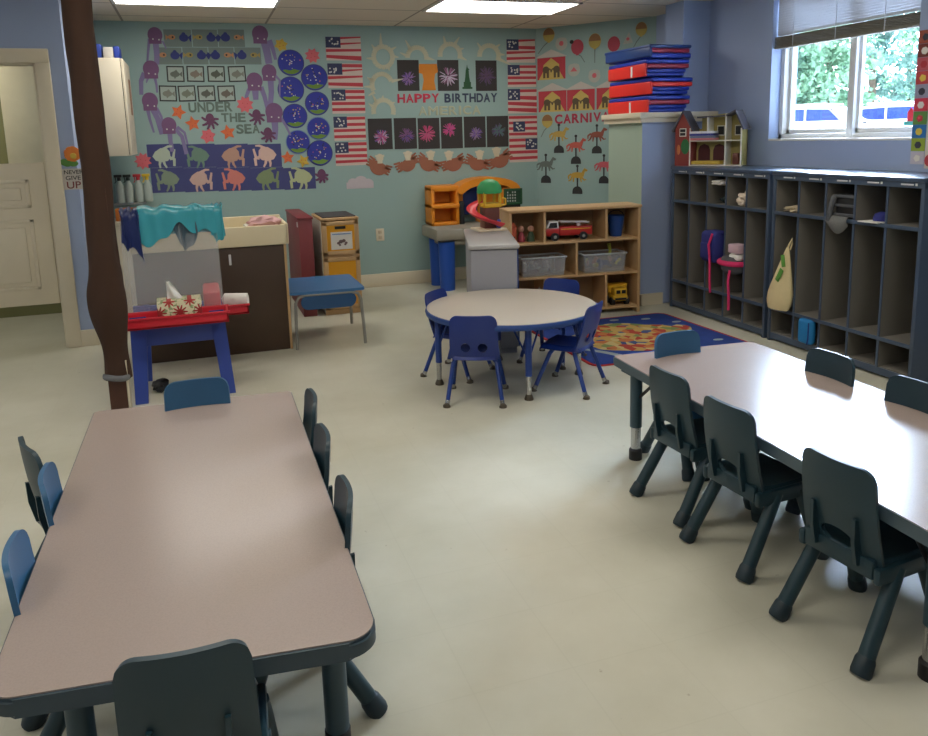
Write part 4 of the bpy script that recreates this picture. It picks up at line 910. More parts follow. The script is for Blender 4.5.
b = B(); b.box(-.15,.15,-.05,.05,0,.035,bev=.01); o = b.build('toy_bundle', mat('straw_gold', (190,160,60), .6, .2, 40), None, loc=DM @ Vector((.36,.07,.012))); o.rotation_euler = (0,0,DR); tag(o, 'golden yellow toy bundle lying inside the dollhouse ground floor', 'toy')
o = B().box(-.03,.03,-.03,.03,0,.11,bev=.012).build('toy_block', mat('toy_brown', (110,62,52)), None, loc=DM @ Vector((.70,.06,.012))); o.rotation_euler = (0,0,DR); tag(o, 'small brown toy piece in the right room of the dollhouse', 'toy')
for i, (c, lb) in enumerate((((206,120,124),'pink picture book, lowest of the stack in the dollhouse upper floor'), ((110,120,140),'grey-blue picture book, second from bottom of the dollhouse book stack'), ((60,66,140),'navy picture book, second from top of the dollhouse book stack'), ((222,222,226),'white picture book on top of the dollhouse book stack'))):
    o = B().box(-.12,.12,-.07,.07,0,.021,bev=.002).build('picture_book', mat('book_cover%d' % i, c, .5), None, loc=DM @ Vector((.33-.004*i,.055,.250+i*.022))); o.rotation_euler = (0,0,DR+.03*(i%2)); tag(o, lb, 'book', 'picture books stacked in the dollhouse')

# rug
def rug_mat():
    m = bpy.data.materials.new('rug_print'); m.use_nodes = True; nt = m.node_tree; n = nt.nodes; L = nt.links; b_ = n['Principled BSDF']; b_.inputs['Roughness'].default_value = .95
    tc = n.new('ShaderNodeTexCoord'); vo = n.new('ShaderNodeTexVoronoi'); vo.inputs['Scale'].default_value = 15; L.new(tc.outputs['Object'], vo.inputs['Vector'])
    sp = n.new('ShaderNodeSeparateColor'); L.new(vo.outputs['Color'], sp.inputs['Color'])
    r = n.new('ShaderNodeValToRGB'); r.color_ramp.interpolation = 'CONSTANT'; e = r.color_ramp.elements; e[0].position = 0; e[0].color = (*lin((190,156,88)),1); e[1].position = .3; e[1].color = (*lin((172,60,46)),1)
    for p_, c in ((.5,(196,176,120)),(.68,(120,140,80)),(.78,(190,112,60)),(.9,(60,80,130))): k = e.new(p_); k.color = (*lin(c),1)
    L.new(sp.outputs['Red'], r.inputs['Fac']); L.new(r.outputs['Color'], b_.inputs['Base Color']); return m
t = thing('play_rug', 'blue play rug with a red border and a colourful printed centre', 'rug', (3.6, 5.9, 0))
A_ = [(2.80,5.22),(4.34,5.22),(4.30,6.60),(2.80,6.66)]
b = B(); b.prism(rpoly(A_, .1), .001, .008); bw(b, 'border', mat('rug_red', (176,44,44), .95, .1, 40), t)
c_ = Vector((3.56,5.92)); b = B(); b.prism(rpoly([(c_.x+(x-c_.x)*.965, c_.y+(y-c_.y)*.965) for x, y in A_], .08), .007, .0095); bw(b, 'field', mat('rug_blue', (32,62,138), .95, .25, 14), t)
b = B(); rnd = random.Random(2); bl_ = [(3.56+.60*(1+.12*math.sin(5*a))*math.cos(a), 5.90+.45*(1+.1*math.cos(4*a))*math.sin(a)) for a in [2*PI*k/40 for k in range(40)]]; b.prism(bl_, .009, .011); bw(b, 'printed_centre', rug_mat(), t)
b = B(); b.sheet(lambda u, v: (2.88+.07*v+.25*u*0+.25*math.sin(u*1.4), 5.75-.45*u, .0112), 16, 2, .001)
for (x, y) in ((4.0,6.42),(3.3,6.5),(4.15,5.5),(4.2,6.2),(3.7,6.5)): b.prism([(x+.05*math.cos(a*PI/5), y+.028*math.sin(a*PI/5)) for a in range(10)], .009, .011)
bw(b, 'pale_motifs', mat('rug_pale', (150,165,170), .95, .1, 20), t)

# outlet
t = thing('wall_outlet', 'cream electrical outlet plate low on the back wall', 'outlet', (2.06, YB, .64))
b = B(); b.box(-.05,.05,-.008,0,-.075,.075,bev=.003); b.build('cover_plate', M_trim, t)
for z in (-.033,.033): b = B(); b.box(-.022,.022,-.011,-.007,z-.02,z+.02,bev=.003); b.build('socket', mat('socket_cream', (190,176,150), .5), t)
# ================================================================== PAPER DECORATIONS ON THE WALLS
PB = (Vector((0, YB, 0)), Vector((0,-1,0)), 0.0)
PA = (C0.copy(), NW.copy(), math.atan2(DW.y, DW.x))
PR = (Vector((XR, 0, 0)), Vector((-1,0,0)), -PI/2)
PD = (Vector((0, 7.7, 0)), Vector((0,-1,0)), 0.0)
class Spot:
    """a place on a wall: x runs along the wall, y up, z out of it"""
    def __init__(s, px, py, wall=PB, layer=1):
        p0, n, a = wall; s.p = at(px, py, plane=(p0, n)); s.a = a; s.n = n; ax = Vector((math.cos(a), math.sin(a), 0))
        q = Vector(proj(s.p)); e = .1; s.kx = e/(Vector(proj(s.p+ax*e))-q).length; s.ky = e/(Vector(proj(s.p+Vector((0,0,e))))-q).length
        s.loc = s.p+n*(.0015*layer); s.px, s.py = px, py
    def pt(s, dx, dy): return (dx*s.kx, -dy*s.ky)
def wt(sp, name, label, cat, group=None, tilt=0):
    o = thing(name, label, cat, sp.loc, 0, group); o.rotation_euler = (Euler((PI/2, 0, sp.a)).to_matrix() @ Matrix.Rotation(tilt, 3, 'Z')).to_euler(); return o
def flat(sp, name, shapes, m, parent, z=0, th=.0014):
    b = B()
    for k_, s_ in enumerate(shapes):
        P = [sp.pt(*p) for p in s_]
        b.prism(P, z, z+th+(k_ % 7)*.00035)
    return b.build(name, m, parent, smooth=0)
def circ(cx, cy, r, ry=None, n=18): return [(cx+r*math.cos(2*PI*k/n), cy+(ry or r)*math.sin(2*PI*k/n)) for k in range(n)]
def rect(x0, y0, x1, y1): return [(x0,y0),(x1,y0),(x1,y1),(x0,y1)]
def starp(cx, cy, n, r1, r2, a0=-PI/2): return [(cx+(r1 if k%2==0 else r2)*math.cos(a0+k*PI/n), cy+(r1 if k%2==0 else r2)*math.sin(a0+k*PI/n)) for k in range(2*n)]
def strip(pts, w0, w1):
    P = [Vector(p) for p in pts]; L_, R_ = [], []
    for i, p in enumerate(P):
        t = (P[min(i+1,len(P)-1)]-P[max(i-1,0)]).normalized(); w_ = w0+(w1-w0)*i/(len(P)-1); nn = Vector((-t.y,t.x)); L_.append(p+nn*w_/2); R_.append(p-nn*w_/2)
    return [tuple(v) for v in L_+R_[::-1]]
paper = lambda n, c: mat('paper_'+n, tuple(v*.86+k*.14 for v, k in zip(c, (112,120,116))), .8, .05, 25)   # craft paper; colours greyed, the dim soft light mixed into them
P_pur = paper('plum', (122,82,124)); P_lav = paper('lavender', (132,120,168)); P_navy = paper('navy', (62,66,124)); P_blk = paper('black', (40,40,42)); P_wht = paper('white', (222,222,214)); P_grey = paper('grey_sheet', (118,134,130))
P_or = paper('orange', (232,110,60)); P_pink = paper('pink', (228,104,112)); P_yel = paper('yellow', (214,176,60)); P_blue = paper('blue', (42,50,160)); P_grn = paper('green', (110,148,52)); P_red = paper('red', (196,56,68)); P_cream = paper('cream', (204,200,168))

# octopuses with streaming tentacles
def octopus(px, py, w, tent, label):
    sp = Spot(px, py, layer=3); t = wt(sp, 'paper_octopus', label, 'paper octopus', 'large paper octopuses around the undersea display')
    flat(sp, 'tentacles', [strip(s_, a, b_) for s_, a, b_ in tent], P_lav, t)
    flat(sp, 'head', [circ(0, 0, w*.62, w*.66, 22), rect(-w*.55, w*.2, w*.5, w*.75)], P_pur, t, .002)
    flat(sp, 'eyes', [circ(-w*.2, w*.35, .8, n=10), circ(w*.3, w*.4, .8, n=10)], P_wht, t, .0036)
octopus(155,35,12,[([(-6,4),(-8,15),(-10,27)],3,2),([(0,8),(0,20),(-1,30)],6,5),([(7,6),(10,14)],2,1)],'plum paper octopus with lavender tentacles at the top left corner of the undersea display')
octopus(151,69,13,[([(-7,4),(-11,12),(-12,26)],5,4),([(3,8),(4,16),(4,24)],3,2),([(-3,7),(-6,14)],3,1)],'plum paper octopus beside the top cabinet corner, second down the left side of the display')
octopus(150,101,13,[([(-3,8),(-2,18),(1,32)],4,2),([(2,8),(6,18),(9,34)],6,5),([(6,7),(10,16),(11,30)],3,2)],'plum paper octopus third down the left side of the undersea display')
octopus(169,125,12,[([(0,8),(0,16),(1,27)],5,4),([(5,3),(12,12),(15,30)],4,4),([(8,2),(15,8),(17,20)],3,2)],'plum paper octopus lowest on the left, its tentacles reaching the navy fish panels')
octopus(260,34,13,[([(4,8),(6,20),(7,30)],8,7),([(9,6),(12,16),(14,26)],5,3)],'plum paper octopus at the top right of the undersea display, beside the grey fish sheets')
octopus(269,72,12,[([(1,8),(1,20),(-1,34)],6,5),([(6,4),(10,8),(9,25)],3,1.5)],'plum paper octopus beside the upper blue paper plates')
octopus(254.5,81,13,[([(-6,8),(-9,15),(-10,21)],4,3),([(0,8),(0,14),(0,19)],7,5),([(6,6),(9,16),(11,28)],5,4)],'plum paper octopus to the right of the framed fish pictures')
octopus(274,112,14,[([(0,8),(0,18),(-1,28)],7,5),([(6,5),(11,14),(15,24)],3,2)],'plum paper octopus beside the lower blue paper plates')

# grey sheets with two fish each
row1 = [(164,191.5),(192.5,217.5),(218.5,244.5)]; row2 = [(156,182),(183,208),(209,234),(235,261)]
seq = ['leftmost','middle','rightmost']; seq4 = ['leftmost','second from left','third from left','rightmost']
for rr, row, ya, yb in ((0,row1,29.5,47), (1,row2,47.5,64.5)):
    for i, (xa, xb) in enumerate(row):
        sp = Spot((xa+xb)/2, (ya+yb)/2, layer=1); w2, h2 = (xb-xa)/2, (yb-ya)/2
        t = wt(sp, 'fish_sheet', 'grey sheet with orange and blue paper fish, %s of the %s row' % ((seq[i],'top') if rr == 0 else (seq4[i],'second')), 'paper picture', 'grey sheets with clown fish and blue fish')
        flat(sp, 'sheet', [rect(-w2,-h2,w2,h2)], P_grey, t)
        s_ = -1 if (rr == 0 and i < 2) or (rr == 1 and i < 2) else 1
        flat(sp, 'blue_fish', [circ(-s_*6,-.5,4.6,4), [(-s_*6-4*s_,-1),(-s_*6-8*s_,-4),(-s_*6-7*s_,4)], circ(-s_*6,-4,2)], paper('tang_blue', (44,52,124)), t, .0016)
        flat(sp, 'clown_fish', [circ(s_*6,-1,3.6,2.5), [(s_*6+3*s_,-1),(s_*6+6*s_,-3.5),(s_*6+6*s_,2)]], paper('clown_orange%d' % (i%2), [(206,140,96),(176,150,80)][i%2]), t, .0016)
        flat(sp, 'spots', [circ(s_*5,-1,1.0,n=8)], P_blk, t, .0032)

# framed fish
for rr, y in ((0,74), (1,93.5)):
    xs = (175.5,195.5,216.2,237) if rr == 0 else (168,187,206.5,226.5)
    for i, x in enumerate(xs):
        sp = Spot(x, y, layer=2); t = wt(sp, 'framed_fish_picture', 'black-bordered picture of a grey fish, %s of the %s row' % (seq4[i], ('upper','lower')[rr]), 'paper picture', 'black-bordered fish pictures', random.uniform(-.03,.03))
        hw, hh, e = 8.7, 8.0, 1.3
        flat(sp, 'sheet', [rect(-hw,-hh,hw,hh)], paper('pale_sheet', (170,184,176)), t)
        flat(sp, 'border', [rect(-hw,-hh,hw,-hh+e), rect(-hw,hh-e,hw,hh), rect(-hw,-hh,-hw+e,hh), rect(hw-e,-hh,hw,hh)], P_blk, t, .0016)
        c = [(104,110,102),(134,122,110),(84,90,80),(128,130,120),(132,134,122),(122,128,112),(92,94,86),(108,98,90)][rr*4+i]
        flat(sp, 'fish', [circ(-.6,.3,4.8,2.9), [(3.4,.3),(6.8,-2.6),(6.6,3.2)], [(-2,-2),(1,-4.4),(2.5,-2)], [(-2,2.6),(-1,5),(1,2.8)]], paper('fish_grey%d' % (rr*4+i), c), t, .0016)

# lettering
def letters(word, x0, x1, y0, y1, m, wall, wordlabel, colour, group, weight=.006, x_end=None):
    n = len(word); 
    cu = bpy.data.curves.new('tmp', 'FONT'); dg = None
    # natural advance widths
    wd = []
    for ch in word:
        wd.append({'I':.5,'M':1.2,'W':1.3}.get(ch, 1.0))
    tot = sum(wd); x = x0
    for k, ch in enumerate(word):
        w_ = (x1-x0)*wd[k]/tot
        if ch != ' ':
            cx, cy = x+w_/2, y0[0]+(y0[1]-y0[0])*(k/max(1,n-1)) ; h = y1
            sp = Spot(cx, cy, wall, layer=3)
            c = bpy.data.curves.new('letter', 'FONT'); c.body = ch; c.align_x = 'CENTER'; c.size = 1; c.extrude = .01; c.bevel_depth = .034; c.bevel_resolution = 0
            o = bpy.data.objects.new('letter', c); COL.objects.link(o)
            me = bpy.data.meshes.new_from_object(o.evaluated_get(bpy.context.evaluated_depsgraph_get())); bpy.data.objects.remove(o)
            xs = [v.co.x for v in me.vertices]; ys = [v.co.y for v in me.vertices]; sx = w_*.9*sp.kx/(max(xs)-min(xs)) if ch != 'I' else w_*.5*sp.kx/(max(xs)-min(xs)); sy = h*sp.ky/(max(ys)-min(ys)); mx = (max(xs)+min(xs))/2; my = (max(ys)+min(ys))/2
            for v in me.vertices: v.co.x = (v.co.x-mx)*sx; v.co.y = (v.co.y-my)*sy; v.co.z *= .04
            me.materials.append(m[k % len(m)] if isinstance(m, list) else m); o = bpy.data.objects.new('paper_letter', me); COL.objects.link(o)
            o.location = sp.loc; o.rotation_euler = (PI/2, 0, sp.a)
            same = [i for i, q in enumerate(word) if q == ch]; lb = '%s paper letter %s of %s' % (colour, ch, wordlabel)
            if len(same) > 1: lb = '%s %s paper letter %s of %s' % (['first','second','third'][same.index(k)], colour, ch, wordlabel)
            tag(o, lb, 'letter', group)
        x += w_
P_lg = paper('letter_grey_green', (104,122,112)); P_lc = paper('letter_cream', (186,188,158)); P_ln = paper('letter_navy', (52,62,88))
letters('UNDER', 188, 233, (107.5,106.5), 10, P_lg, PB, 'the word UNDER', 'grey', 'cut-out letters of the undersea title')
letters('THE', 221, 246, (117.5,117.5), 9, P_lg, PB, 'the word THE', 'grey', 'cut-out letters of the undersea title')
letters('SEA', 236, 260, (129,128.5), 9.5, P_lg, PB, 'the word SEA', 'grey', 'cut-out letters of the undersea title')
letters('HAPPY', 397, 439.5, (98.4,98), 9, paper('letter_red', (206,48,72)), PB, 'the word HAPPY', 'red', 'cut-out letters of the birthday title')
letters('BIRTHDAY', 444, 497.5, (98,97.6), 9, P_ln, PB, 'the word BIRTHDAY', 'navy', 'cut-out letters of the birthday title')
letters('AMERICA', 418, 481, (111,110), 9, P_lc, PB, 'the word AMERICA', 'cream', 'cut-out letters of the birthday title')
letters('CARNIVA', 554.5, 610, (119.2,116.6), 9.5, paper('letter_crimson', (190,50,76)), PA, 'the word CARNIVAL', 'crimson', 'cut-out letters of the carnival title')

# starfish
for px, py, c, r, n, lb in ((178.4,112,P_or,8,5,'orange five-pointed paper starfish left of the word UNDER'), (192.8,123.6,P_or,8,5,'bright orange paper starfish below left of the word UNDER'), (208,136,P_pink,8,6,'pink paper starfish just above the navy fish panels'),
    (228,132.3,P_or,8,5,'coral paper starfish left of the word SEA'), (245,104.6,P_pink,9,8,'large pink paper starfish touching the end of the word UNDER'), (143,161,P_pink,9,9,'pink-red paper starfish at the left end of the navy fish panels'),
    (287.7,157.6,P_or,7,5,'orange paper starfish at the right end of the upper fish panels'), (303.4,161,P_yel,7,5,'yellow paper starfish below the paper plates'), (281,45,P_yel,7,6,'yellow paper starfish above the topmost paper plates'), (312.4,55.7,P_pink,8,8,'pink spiky paper starfish above the right column of plates')):
    sp = Spot(px, py, layer=4); t = wt(sp, 'paper_starfish', lb, 'paper starfish', 'paper starfish of the undersea display', random.uniform(-.5,.5)); flat(sp, 'body', [starp(0,0,n,r,r*(.5 if n < 6 else .66))], c, t)
    flat(sp, 'dots', [circ(r*.3*math.cos(a),r*.3*math.sin(a),.5,n=6) for a in (0,2,4)], P_red, t, .0016)
for px, py, r, lb in ((210,121,9,'dark plum small octopus cut-out under the word UNDER'), (256.7,117,8.5,'dark plum small octopus cut-out right of the word THE'), (268,135,8,'dark plum small octopus cut-out below the word SEA, at the panel corner'), (321.6,176.6,7,'dark plum small octopus cut-out at the lower right end of the fish panels')):
    sp = Spot(px, py, layer=5); t = wt(sp, 'small_octopus', lb, 'paper octopus', 'small plum octopus cut-outs')
    flat(sp, 'arms', [strip([(0,0),(r*.6*math.cos(a),r*.6*math.sin(a)),(r*math.cos(a+.15),r*math.sin(a+.15))], 3.2, 1.8) for a in (-.35,.35,1.05,1.8,2.5,3.45)], paper('dark_plum', (104,58,92)), t)
    flat(sp, 'head', [circ(0,-2.5,4.2,5.2)], paper('dark_plum', (104,58,92)), t, .0016)

# navy panels with hand-print fish
fr = [((164,156.5),-1,(190,204,184)),((198,156.5),1,(108,140,122)),((233,156.5),-1,(196,150,130)),((265,155.5),1,(228,190,176)),((168,180),1,(134,152,130)),((201,180),-1,(214,176,164)),((234,179),1,(222,128,116)),((267.6,178.7),-1,(128,146,104)),((301,178),1,(188,196,150))]
pe = [(147.6,181.5),(181.5,215.5),(215.5,248.5),(248.5,281.5),(151.5,184.5),(184.5,218),(218,251),(251,284),(284,315.5)]
cn = ['pale green','dark green','pink and grey-green','pink and cream','grey-green','pale pink','salmon pink','olive green','pale yellow']
for i, ((fx, fy), d, c) in enumerate(fr):
    xa, xb = pe[i]; y0, y1 = (144,167.5) if i < 4 else (167.5,192.5-(xa-150)*.024); sp = Spot((xa+xb)/2, (y0+y1)/2, layer=1); hw, hh = (xb-xa)/2, (y1-y0)/2
    t = wt(sp, 'fish_picture', '%s hand-print fish on a navy panel in the %s row' % (cn[i], 'upper' if i < 4 else 'lower'), 'paper picture', 'navy panels with hand-print fish')
    flat(sp, 'panel', [rect(-hw,-hh,hw,hh)], P_navy, t); ox, oy = fx-(xa+xb)/2, fy-(y0+y1)/2
    def F_(pts): return [(ox+d*x, oy+y) for x, y in pts]
    m = paper('handfish%d' % i, c)
    flat(sp, 'fish', [F_([(11.5,-.5),(8.5,-5),(3,-8.5),(-3,-8.5),(-6,-5),(-6.5,1),(-3.5,4.5),(3,5.5),(8.5,4)]), F_(strip([(-5,1),(-9,2),(-11,-7)],4,2)), F_(strip([(-6,2),(-10,3),(-9.5,10)],4,2.4)), F_(strip([(1,4),(0,8),(-2,11.5)],3,1.6)), F_(strip([(4,4),(5,8),(4.5,11.5)],3,1.6)), F_(strip([(1,-7),(-5,-10),(-9,-10)],3,1.6))], m, t, .0016)

# paper plates
dots = random.Random(31)
for i, (px, py, r, lb) in enumerate(((290.9,62.8,12.4,'top of the left column'), (314.3,77.4,12.4,'top of the right column'), (290.9,89.7,12.4,'second of the left column'), (317,103.5,11.2,'second of the right column'), (295,116,11.5,'third of the left column'), (318.4,128.5,11,'third of the right column'), (298,142,11.5,'lowest of the left column'), (319.8,153,12,'lowest of the right column'))):
    sp = Spot(px, py, layer=2); t = wt(sp, 'paper_plate', 'blue paper plate dotted like a sea scene, %s of plates' % lb, 'paper plate', 'blue sea-scene paper plates')
    flat(sp, 'rim', [circ(0,0,r+.9,n=32)], paper('plate_rim', (120,150,180)) if i in (5,6) else P_navy, t); flat(sp, 'disc', [circ(0,0,r,n=32)], P_blue, t, .0016)
    flat(sp, 'seaweed', [[(r*.93*math.cos(a), r*.93*math.sin(a)) for a in [PI*(.22+.56*k/10) for k in range(11)]]+[(-r*.5,r*.55),(-r*.1,r*.62),(r*.2,r*.5),(r*.55,r*.6)]], P_grn, t, .0032)
    for cname, cc, m_ in (('white_dots', P_wht, 12 if i < 2 else 8), ('black_dots', P_blk, 0 if i == 0 else 6), ('yellow_dots', P_yel, 5), ('pink_dots', P_pink, 4 if i > 3 else 2)):
        if m_: flat(sp, cname, [circ(*(lambda a, q: (q*math.cos(a), q*math.sin(a)-r*.1))(dots.uniform(0,2*PI), dots.uniform(0,r*.75)), dots.uniform(.4,.8), n=7) for _ in range(m_)], cc, t, .005)

# flags
def flag(x0, y0, x1, y1, cant, tilted, label, g):
    sp = Spot((x0+x1)/2, (y0+y1)/2, layer=1); hw, hh = (x1-x0)/2, (y1-y0)/2; t = wt(sp, 'paper_flag', label, 'paper flag', g)
    flat(sp, 'sheet', [rect(-hw,-hh,hw,hh)], paper('flag_pink_white', (224,204,192)), t); rnd = random.Random(int(x0*7+y0)); n = 4
    S_ = []
    for k in range(n):
        ya = -hh+(2*hh)*(k+.08)/n; e = rnd.uniform(-3.6,3.6)*tilted; S_.append([(-hw,ya),(hw,ya+e*.4),(hw,ya+hh/n*1.0+e),(-hw,ya+hh/n*1.0)])
    flat(sp, 'red_stripes', S_, P_red, t, .0016)
    cx, cy = cant; cw, ch = hw*.42, hh*.46; cx = -hw+cw if cx is None else cx; cy = -hh+ch if cy is None else cy
    flat(sp, 'canton', [rect(cx-cw,cy-ch,cx+cw,cy+ch)], paper('canton_navy', (48,54,92)), t, .0032)
    flat(sp, 'stars', [starp(cx+rnd.uniform(-cw*.75,cw*.75), cy+rnd.uniform(-ch*.7,ch*.7), 5, 1.1, .6) for _ in range(9)], P_wht, t, .0048)
od = ['topmost','second','third','fourth','lowest']
for i, (q, tl) in enumerate((((326,37,361,60.5),1),((328,63.5,362.5,88),1),((332,89.5,364.8,113.5),.1),((334,116.5,365.5,140.5),.1),((335.6,142,367,165.4),.2))): flag(*q, (None,None), tl, 'paper stars and stripes flag, %s of the left column' % od[i], 'paper flags left of the birthday display')
for i, (q, tl, c) in enumerate((((506.6,39.5,535,62.7),.7,(None,None)),((507.8,65,536,87),.1,(None,None)),((508,89,536.6,113.3),.7,(None,None)),((509,115.5,537,137.5),.2,(-4,0)),((509.4,138,537.4,162),.1,(8,-6)))): flag(*q, c, tl, 'paper stars and stripes flag, %s of the right column' % od[i], 'paper flags right of the birthday display')

# fireworks pictures
def firework(x0, y0, x1, y1, cols, label, r, off=(0,0)):
    sp = Spot((x0+x1)/2, (y0+y1)/2, layer=2); hw, hh = (x1-x0)/2, (y1-y0)/2; t = wt(sp, 'fireworks_picture', label, 'paper picture', 'black fireworks paintings of the birthday display')
    flat(sp, 'black_sheet', [rect(-hw,-hh,hw,hh)], paper('black_brown', (48,42,42)), t); rnd = random.Random(int(x0*3+y0))
    for j, c in enumerate(cols):
        S_ = []
        for k in range(26 if r > 3 else 14):
            a = rnd.uniform(0,2*PI); q0 = rnd.uniform(0,r*.5); q1 = rnd.uniform(r*.6,r); S_.append(strip([(off[0]+q0*math.cos(a), off[1]+q0*math.sin(a)), (off[0]+q1*math.cos(a), off[1]+q1*math.sin(a))], .9, .5))
        flat(sp, 'burst', S_, paper('burst_%d_%d_%d' % c, c), t, .0016+.0012*j)
Vi, Pk, Wt, Mg = (112,78,170), (196,88,140), (206,190,214), (214,64,120)
firework(397.5,60,419,91,[Vi,(150,110,170)],'black painting with a violet ring burst, left of the orange cut-out',7.5,(0,3)); firework(437.5,60,458.6,91,[(150,90,130),Wt],'black painting with a tall pale pink burst, right of the orange cut-out',10,(0,1)); firework(475.7,60.5,496.6,91,[(86,60,104),(92,66,96)],'dark violet painting right of the green statue cut-out',10)
for i, (q, cols, r, off, lb) in enumerate((((368.3,118.5,392.2,149.5),[Vi,Wt,Pk],8,(1,3),'white, violet and pink ring burst, leftmost'), ((394.2,118,416.5,149),[(104,74,150),(130,80,130)],8,(1,2),'soft violet burst, second from left'), ((418,118,439.5,149),[Mg,(200,90,130)],9,(-2,0),'magenta burst, third from left'), ((441,117,462.5,148.5),[Mg,(206,80,150)],7.5,(-2,-3),'pink drooping burst, fourth from left'), ((464,116.5,485.5,147.5),[Vi,(150,120,160)],7,(1,2),'violet curved burst, fifth from left'), ((486.8,116,508.2,147),[(92,70,120),(80,110,110)],7.5,(1,-1),'dim violet and teal burst, rightmost'))): firework(*q, cols, 'black fireworks painting with a %s of the lower row' % lb, r, off)

# cream crown cut-outs (rings with rays)
def crown(px, py, r, a0, a1, rays, label):
    sp = Spot(px, py, layer=3); t = wt(sp, 'crown_cutout', label, 'paper crown', 'cream paper crowns'); n = 18
    P = [(r*math.cos(a0+(a1-a0)*k/n), r*1.1*math.sin(a0+(a1-a0)*k/n)) for k in range(n+1)]; sh_ = [strip(P[i:i+2], 4.6, 4.6) for i in range(n)]
    flat(sp, 'crown', sh_+[strip([(r*math.cos(a), r*math.sin(a)*1.1), ((r+l)*math.cos(a+.1), (r+l)*math.sin(a+.1)*1.1)], 3.6, .8) for a, l in rays], P_cream, t)
D = math.radians
crown(383,57,9.5,0,2*PI,[(D(-100),12),(D(-140),6),(D(170),7),(D(-40),7),(D(-5),6),(D(60),4)],'cream paper crown ring with long rays beside the upper flags')
crown(417,58,9.5,D(-180),D(10),[(D(-130),10),(D(-170),8),(D(-60),3),(D(0),8)],'cream paper crown arch above the first upper fireworks painting')
crown(450,55,10,D(-190),D(20),[(D(-115),8),(D(-65),9),(D(-30),5),(D(10),7)],'cream paper crown arch above the middle upper fireworks painting')
crown(489,56,9.5,D(-185),D(25),[(D(-140),7),(D(-50),6),(D(-10),6),(D(15),14)],'cream paper crown arch with a long ray above the dark violet painting')
crown(382,85,10,D(150),D(340),[(D(170),8),(D(200),6),(D(-20),12),(D(140),7)],'cream paper crown arch beside the third flag of the left column')
crown(383.5,111,10,D(-195),D(20),[(D(-95),4),(D(-130),8),(D(-160),6),(D(-40),4)],'cream paper crown arch directly above the leftmost lower fireworks painting')
sp = Spot(428.5,78,layer=4); t = wt(sp,'orange_cutout','orange paper cut-out shaped like a tee between two fireworks paintings','paper cut-out'); flat(sp,'body',[[(-9,-14),(8.5,-14),(9.5,-6),(6.5,-4),(5.5,3),(7,12.5),(-7,12.5),(-5,2),(-6,-4),(-9.5,-5)]],paper('deep_orange',(226,132,32)),t)
sp = Spot(467,78,layer=4); t = wt(sp,'statue_cutout','small dark green paper statue on a pedestal between two paintings','paper cut-out'); flat(sp,'pedestal',[rect(-5,9,5,11),rect(-3.6,4,3.6,9),[(-2.6,4),(2.8,4),(1.8,-3),(-1.6,-3)]],paper('statue_green',(34,82,48)),t); flat(sp,'figure',[[(-1.8,-2),(2,-2),(1.6,-8),(2.6,-8.5),(.8,-10),(.2,-13.5),(-.8,-9),(-1.2,-8)]],paper('statue_green',(34,82,48)),t)
for i, (x, y, s_, a) in enumerate(((379,166,1.05,.5),(407,163,.95,-.45),(428.7,162.5,1,.5),(453,162.5,1,-.35),(477.6,162,.95,.3),(499.5,159,1.0,-.5))):
    sp = Spot(x, y, layer=3); t = wt(sp, 'paper_eagle', 'brown hand-print eagle with a cream head, %s under the fireworks paintings' % ['leftmost','second from left','third from left','fourth from left','fifth from left','rightmost'][i], 'paper bird', 'hand-print eagles under the birthday display', 0)
    ca_, sa_ = math.cos(a), math.sin(a); R_ = lambda P: [(x_*ca_-y_*sa_, x_*sa_+y_*ca_) for x_, y_ in P]
    m = paper('eagle_brown', (160,96,72)); flat(sp, 'body', [R_(circ(0,2.4,8*s_,6.6*s_)), R_([(11*s_,-1),(4,-4),(4,6),(9,4)]), R_([(-11*s_,-1),(-4,-4),(-4,6),(-9,4)])]+[R_(strip([(sg*6,k*2.2-1),(sg*(12.5),k*3-2)],2.6,1.6)) for sg in (-1,1) for k in (-1,0,1,2)], m, t)
    hx = (1,1,2,-4,2,-3)[i]; flat(sp, 'head', [circ(hx,-8,3.6,4.2), rect(hx-4.5,-11,hx+4.5,-9), rect(hx-2.5,-5,hx+2.5,-2.5)], paper('head_cream', (222,210,180)), t, .0028)
sp = Spot(360,183,layer=2); t = wt(sp,'cloud_cutout','small pale pink paper cloud low on the green wall, below the left flags','paper cloud'); flat(sp,'body',[rect(-13.5,-1,13.5,5.5),circ(-7,-1,5,4),circ(1,-2.5,6,4.5),circ(8,-.5,5,3.5)],paper('pale_pink',(206,194,200)),t)

# carnival corner
def tent(x0, y0, x1, y1, label):
    sp = Spot((x0+x1)/2, (y0+y1)/2, PA, layer=2); hw, hh = (x1-x0)/2, (y1-y0)/2; t = wt(sp, 'circus_tent', label, 'paper tent', 'paper circus tents with elephants')
    flat(sp, 'red_sheet', [rect(-hw,-hh,hw,hh)], P_red, t); flat(sp, 'opening', [[(0,-hh*.95),(hw*.55,-hh*.35),(hw*.6,hh*.3),(hw*.9,hh),(-hw*.9,hh),(-hw*.6,hh*.3),(-hw*.55,-hh*.35)]], paper('tent_yellow', (210,180,92)), t, .0016)
    flat(sp, 'roof', [[(-hw-2,-hh-.3),(0,-hh-8),(hw+2,-hh-.3)]], paper('roof_pale', (206,196,186)), t, .0016)
    for sg in (-1,1): flat(sp, 'elephant', [circ(sg*hw*.38,hh*.1,hw*.24,hh*.32), rect(sg*hw*.38-hw*.2,hh*.2,sg*hw*.38-hw*.04,hh*.85), rect(sg*hw*.38+hw*.06,hh*.2,sg*hw*.38+hw*.22,hh*.85), strip([(sg*hw*.2,0),(sg*hw*.05,hh*.1),(0,hh*.35)],1.6,.8)], paper('elephant_brown', (92,76,52)), t, .0032)
